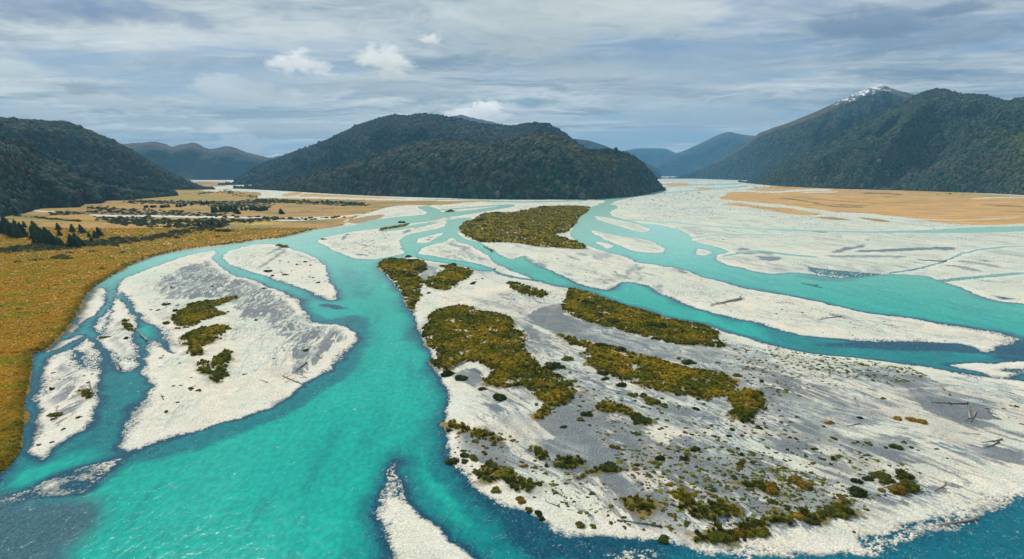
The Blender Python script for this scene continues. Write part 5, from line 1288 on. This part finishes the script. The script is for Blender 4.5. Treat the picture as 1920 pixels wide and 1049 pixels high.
LOGS = [
    (1385, 563, 1334, 577, "long straight log on pale gravel between the two right channels"), (1576, 597, 1537, 601, "bent log lying on the thin right gravel bar"), (1673, 612, 1663, 614, "short dark log on the thin right gravel bar"),
    (1663, 722, 1678, 735, "straight grey log lying alone above the right driftwood"), (1782, 745, 1758, 722, "upper log of the right driftwood heap"), (1778, 738, 1760, 730, "middle log of the right driftwood heap"), (1776, 726, 1750, 728, "horizontal log left of the right driftwood heap"),
    (1812, 762, 1744, 759, "long horizontal trunk above the rooted right stump"), (1822, 790, 1815, 764, "pale standing root log at end of the long trunk"), (1822, 788, 1788, 778, "log leading left from the rooted right stump"), (1818, 782, 1810, 794, "short log crossing the rooted right stump"),
    (1826, 776, 1820, 795, "split trunk of the rooted right stump"), (1796, 790, 1779, 784, "short pale log left of the rooted right stump"), (1770, 768, 1758, 760, "small pale log under the long horizontal trunk"),
    (1877, 827, 1838, 832, "forked log on pale sand at the right edge"), (1872, 832, 1845, 842, "mossy log under the forked log at right edge"), (1838, 818, 1802, 814, "thin log left of the forked right edge log"), (1772, 910, 1752, 923, "bleached log right of the largest shrubs"), (1774, 906, 1768, 918, "second bleached log crossing it right of the shrubs"),
    (1828, 972, 1760, 988, "big rooted log stranded at the water edge bottom right"), (1632, 942, 1626, 935, "rooted stump below the dark round shrub"), (1236, 991, 1165, 979, "long curved log on white gravel at the bottom"), (1088, 900, 1062, 882, "white log in the lower driftwood thicket"),
    (1048, 953, 1022, 941, "pale log on the white gravel shore"), (1425, 965, 1390, 945, "straight grey log above the bottom thicket"), (1318, 878, 1288, 860, "thin log on pale middle bar"), (1412, 888, 1396, 874, "thin curved log right of the middle bar"),
    (1368, 903, 1358, 907, "short pale log on the middle bar"), (1610, 798, 1588, 804, "small forked log near the small dark shrub at right"), (1688, 788, 1668, 789, "log under the tilted rust shrub"), (1536, 813, 1522, 804, "grey log on silt in the right bar"), (1610, 765, 1600, 745, "leaning grey log among the right stones"),
    (877, 679, 845, 696, "forked white log across silt under the big scrub island"), (905, 706, 885, 695, "white branch on silt under the big scrub island"), (560, 718, 528, 708, "huge rooted driftwood crown on the left bar shore"), (575, 685, 555, 700, "dark log leading to the driftwood crown on left bar"),
    (602, 675, 592, 668, "small dark snag on the left bar shore"), (500, 720, 487, 715, "small dark snag left of the driftwood crown"), (172, 740, 171, 716, "pale upright looking pole on the lower left bar"), (108, 777, 108, 762, "short pale pole on the lower left bar"), (185, 735, 166, 746, "low log under the pole on lower left bar"),
    (225, 693, 217, 680, "dark snag at the lower end of small island"), (270, 640, 262, 620, "stony log heap in the left side channel"), (307, 750, 300, 742, "grey snag on the white left bar"), (303, 688, 297, 690, "short grey log on white left bar"), (365, 727, 354, 733, "forked snag on the white left bar"),
    (1540, 540, 1518, 536, "dark log snagged in the turquoise upper right channel"), (1532, 536, 1500, 532, "thin half sunk branch upstream of the snagged log"), (1770, 491, 1720, 490, "long dark log on the far silt"), (1820, 493, 1795, 490, "brown log on far silt at right"), (921, 472, 907, 464, "snag heap on the bank of middle channel"),
    (845, 474, 822, 474, "thin straight log on the pale gravel near middle channel"), (1210, 520, 1200, 519, "short dark log on the upper right gravel"), (1395, 762, 1388, 752, "white log at the right end of the long scrub island"), (1290, 715, 1268, 727, "white branch inside the long scrub island"), (1372, 762, 1358, 750, "curved white trunk on the long scrub island edge"),
    (1435, 762, 1428, 780, "bleached branch at the right tip of long scrub island"), (1408, 745, 1400, 733, "thin white branch near the right tip of long scrub island"),
]
for a, b, c, d, lab in LOGS:
    dark = 'dark' in lab or 'snag' in lab
    log(a, b, c, d, lab, None, DRIFT_D[rnd.randrange(3)] if dark else None, 1.6 if 'crown' in lab or 'big rooted' in lab else (1.15 if c - a > 40 else 1.3))
rngL = np.random.default_rng(33)
for (x0, y0, x1, y1, n, lab, grp) in [
    (1000, 860, 1180, 990, 14, "short bleached branch in the lower driftwood thicket", "branches of the lower thicket"), (1240, 900, 1420, 990, 16, "short bleached branch among the bottom shrubs", "branches among the bottom shrubs"),
    (1500, 850, 1760, 930, 12, "short grey branch on the lower right gravel bar", "branches of the lower right bar"), (530, 700, 565, 720, 8, "grey branch of the driftwood crown on left bar", "branches of the driftwood crown")]:
    for _ in range(n):
        px, py = rngL.uniform(x0, x1), rngL.uniform(y0, y1); a = rngL.uniform(-.6, .9); l = rngL.uniform(9, 26)
        log(px, py, px + math.cos(a) * l, py + math.sin(a) * l * .7, lab, grp, None, 1.0, rngL.uniform(0, .15))

# ------------------------------------------------------------------ the air over the valley
HAZE_TOP = 40 + max(float(m['Z'].max()) for m in MT.values())
print('haze top', HAZE_TOP)
def haze():
    me = bpy.data.meshes.new("haze")
    x0, x1, y0, y1, z0, z1 = -13500, 13500, -400, 13600, -8.0, HAZE_TOP
    v = [(x, y, z) for z in (z0, z1) for y in (y0, y1) for x in (x0, x1)]
    f = [(0, 2, 3, 1), (4, 5, 7, 6), (0, 1, 5, 4), (2, 6, 7, 3), (0, 4, 6, 2), (1, 3, 7, 5)]
    me.from_pydata(v, [], f); me.update()
    m = bpy.data.materials.new("haze_air"); m.use_nodes = True
    t = m.node_tree; t.nodes.clear()
    pv = t.nodes.new('ShaderNodeVolumePrincipled'); out = t.nodes.new('ShaderNodeOutputMaterial')
    pv.inputs['Color'].default_value = HAZE_COLOR
    pv.inputs['Density'].default_value = HAZE_DENSITY
    t.links.new(pv.outputs[0], out.inputs['Volume'])
    me.materials.append(m)
    obj("haze", me, kind='stuff', label="thin blue air filling the whole valley")
haze()
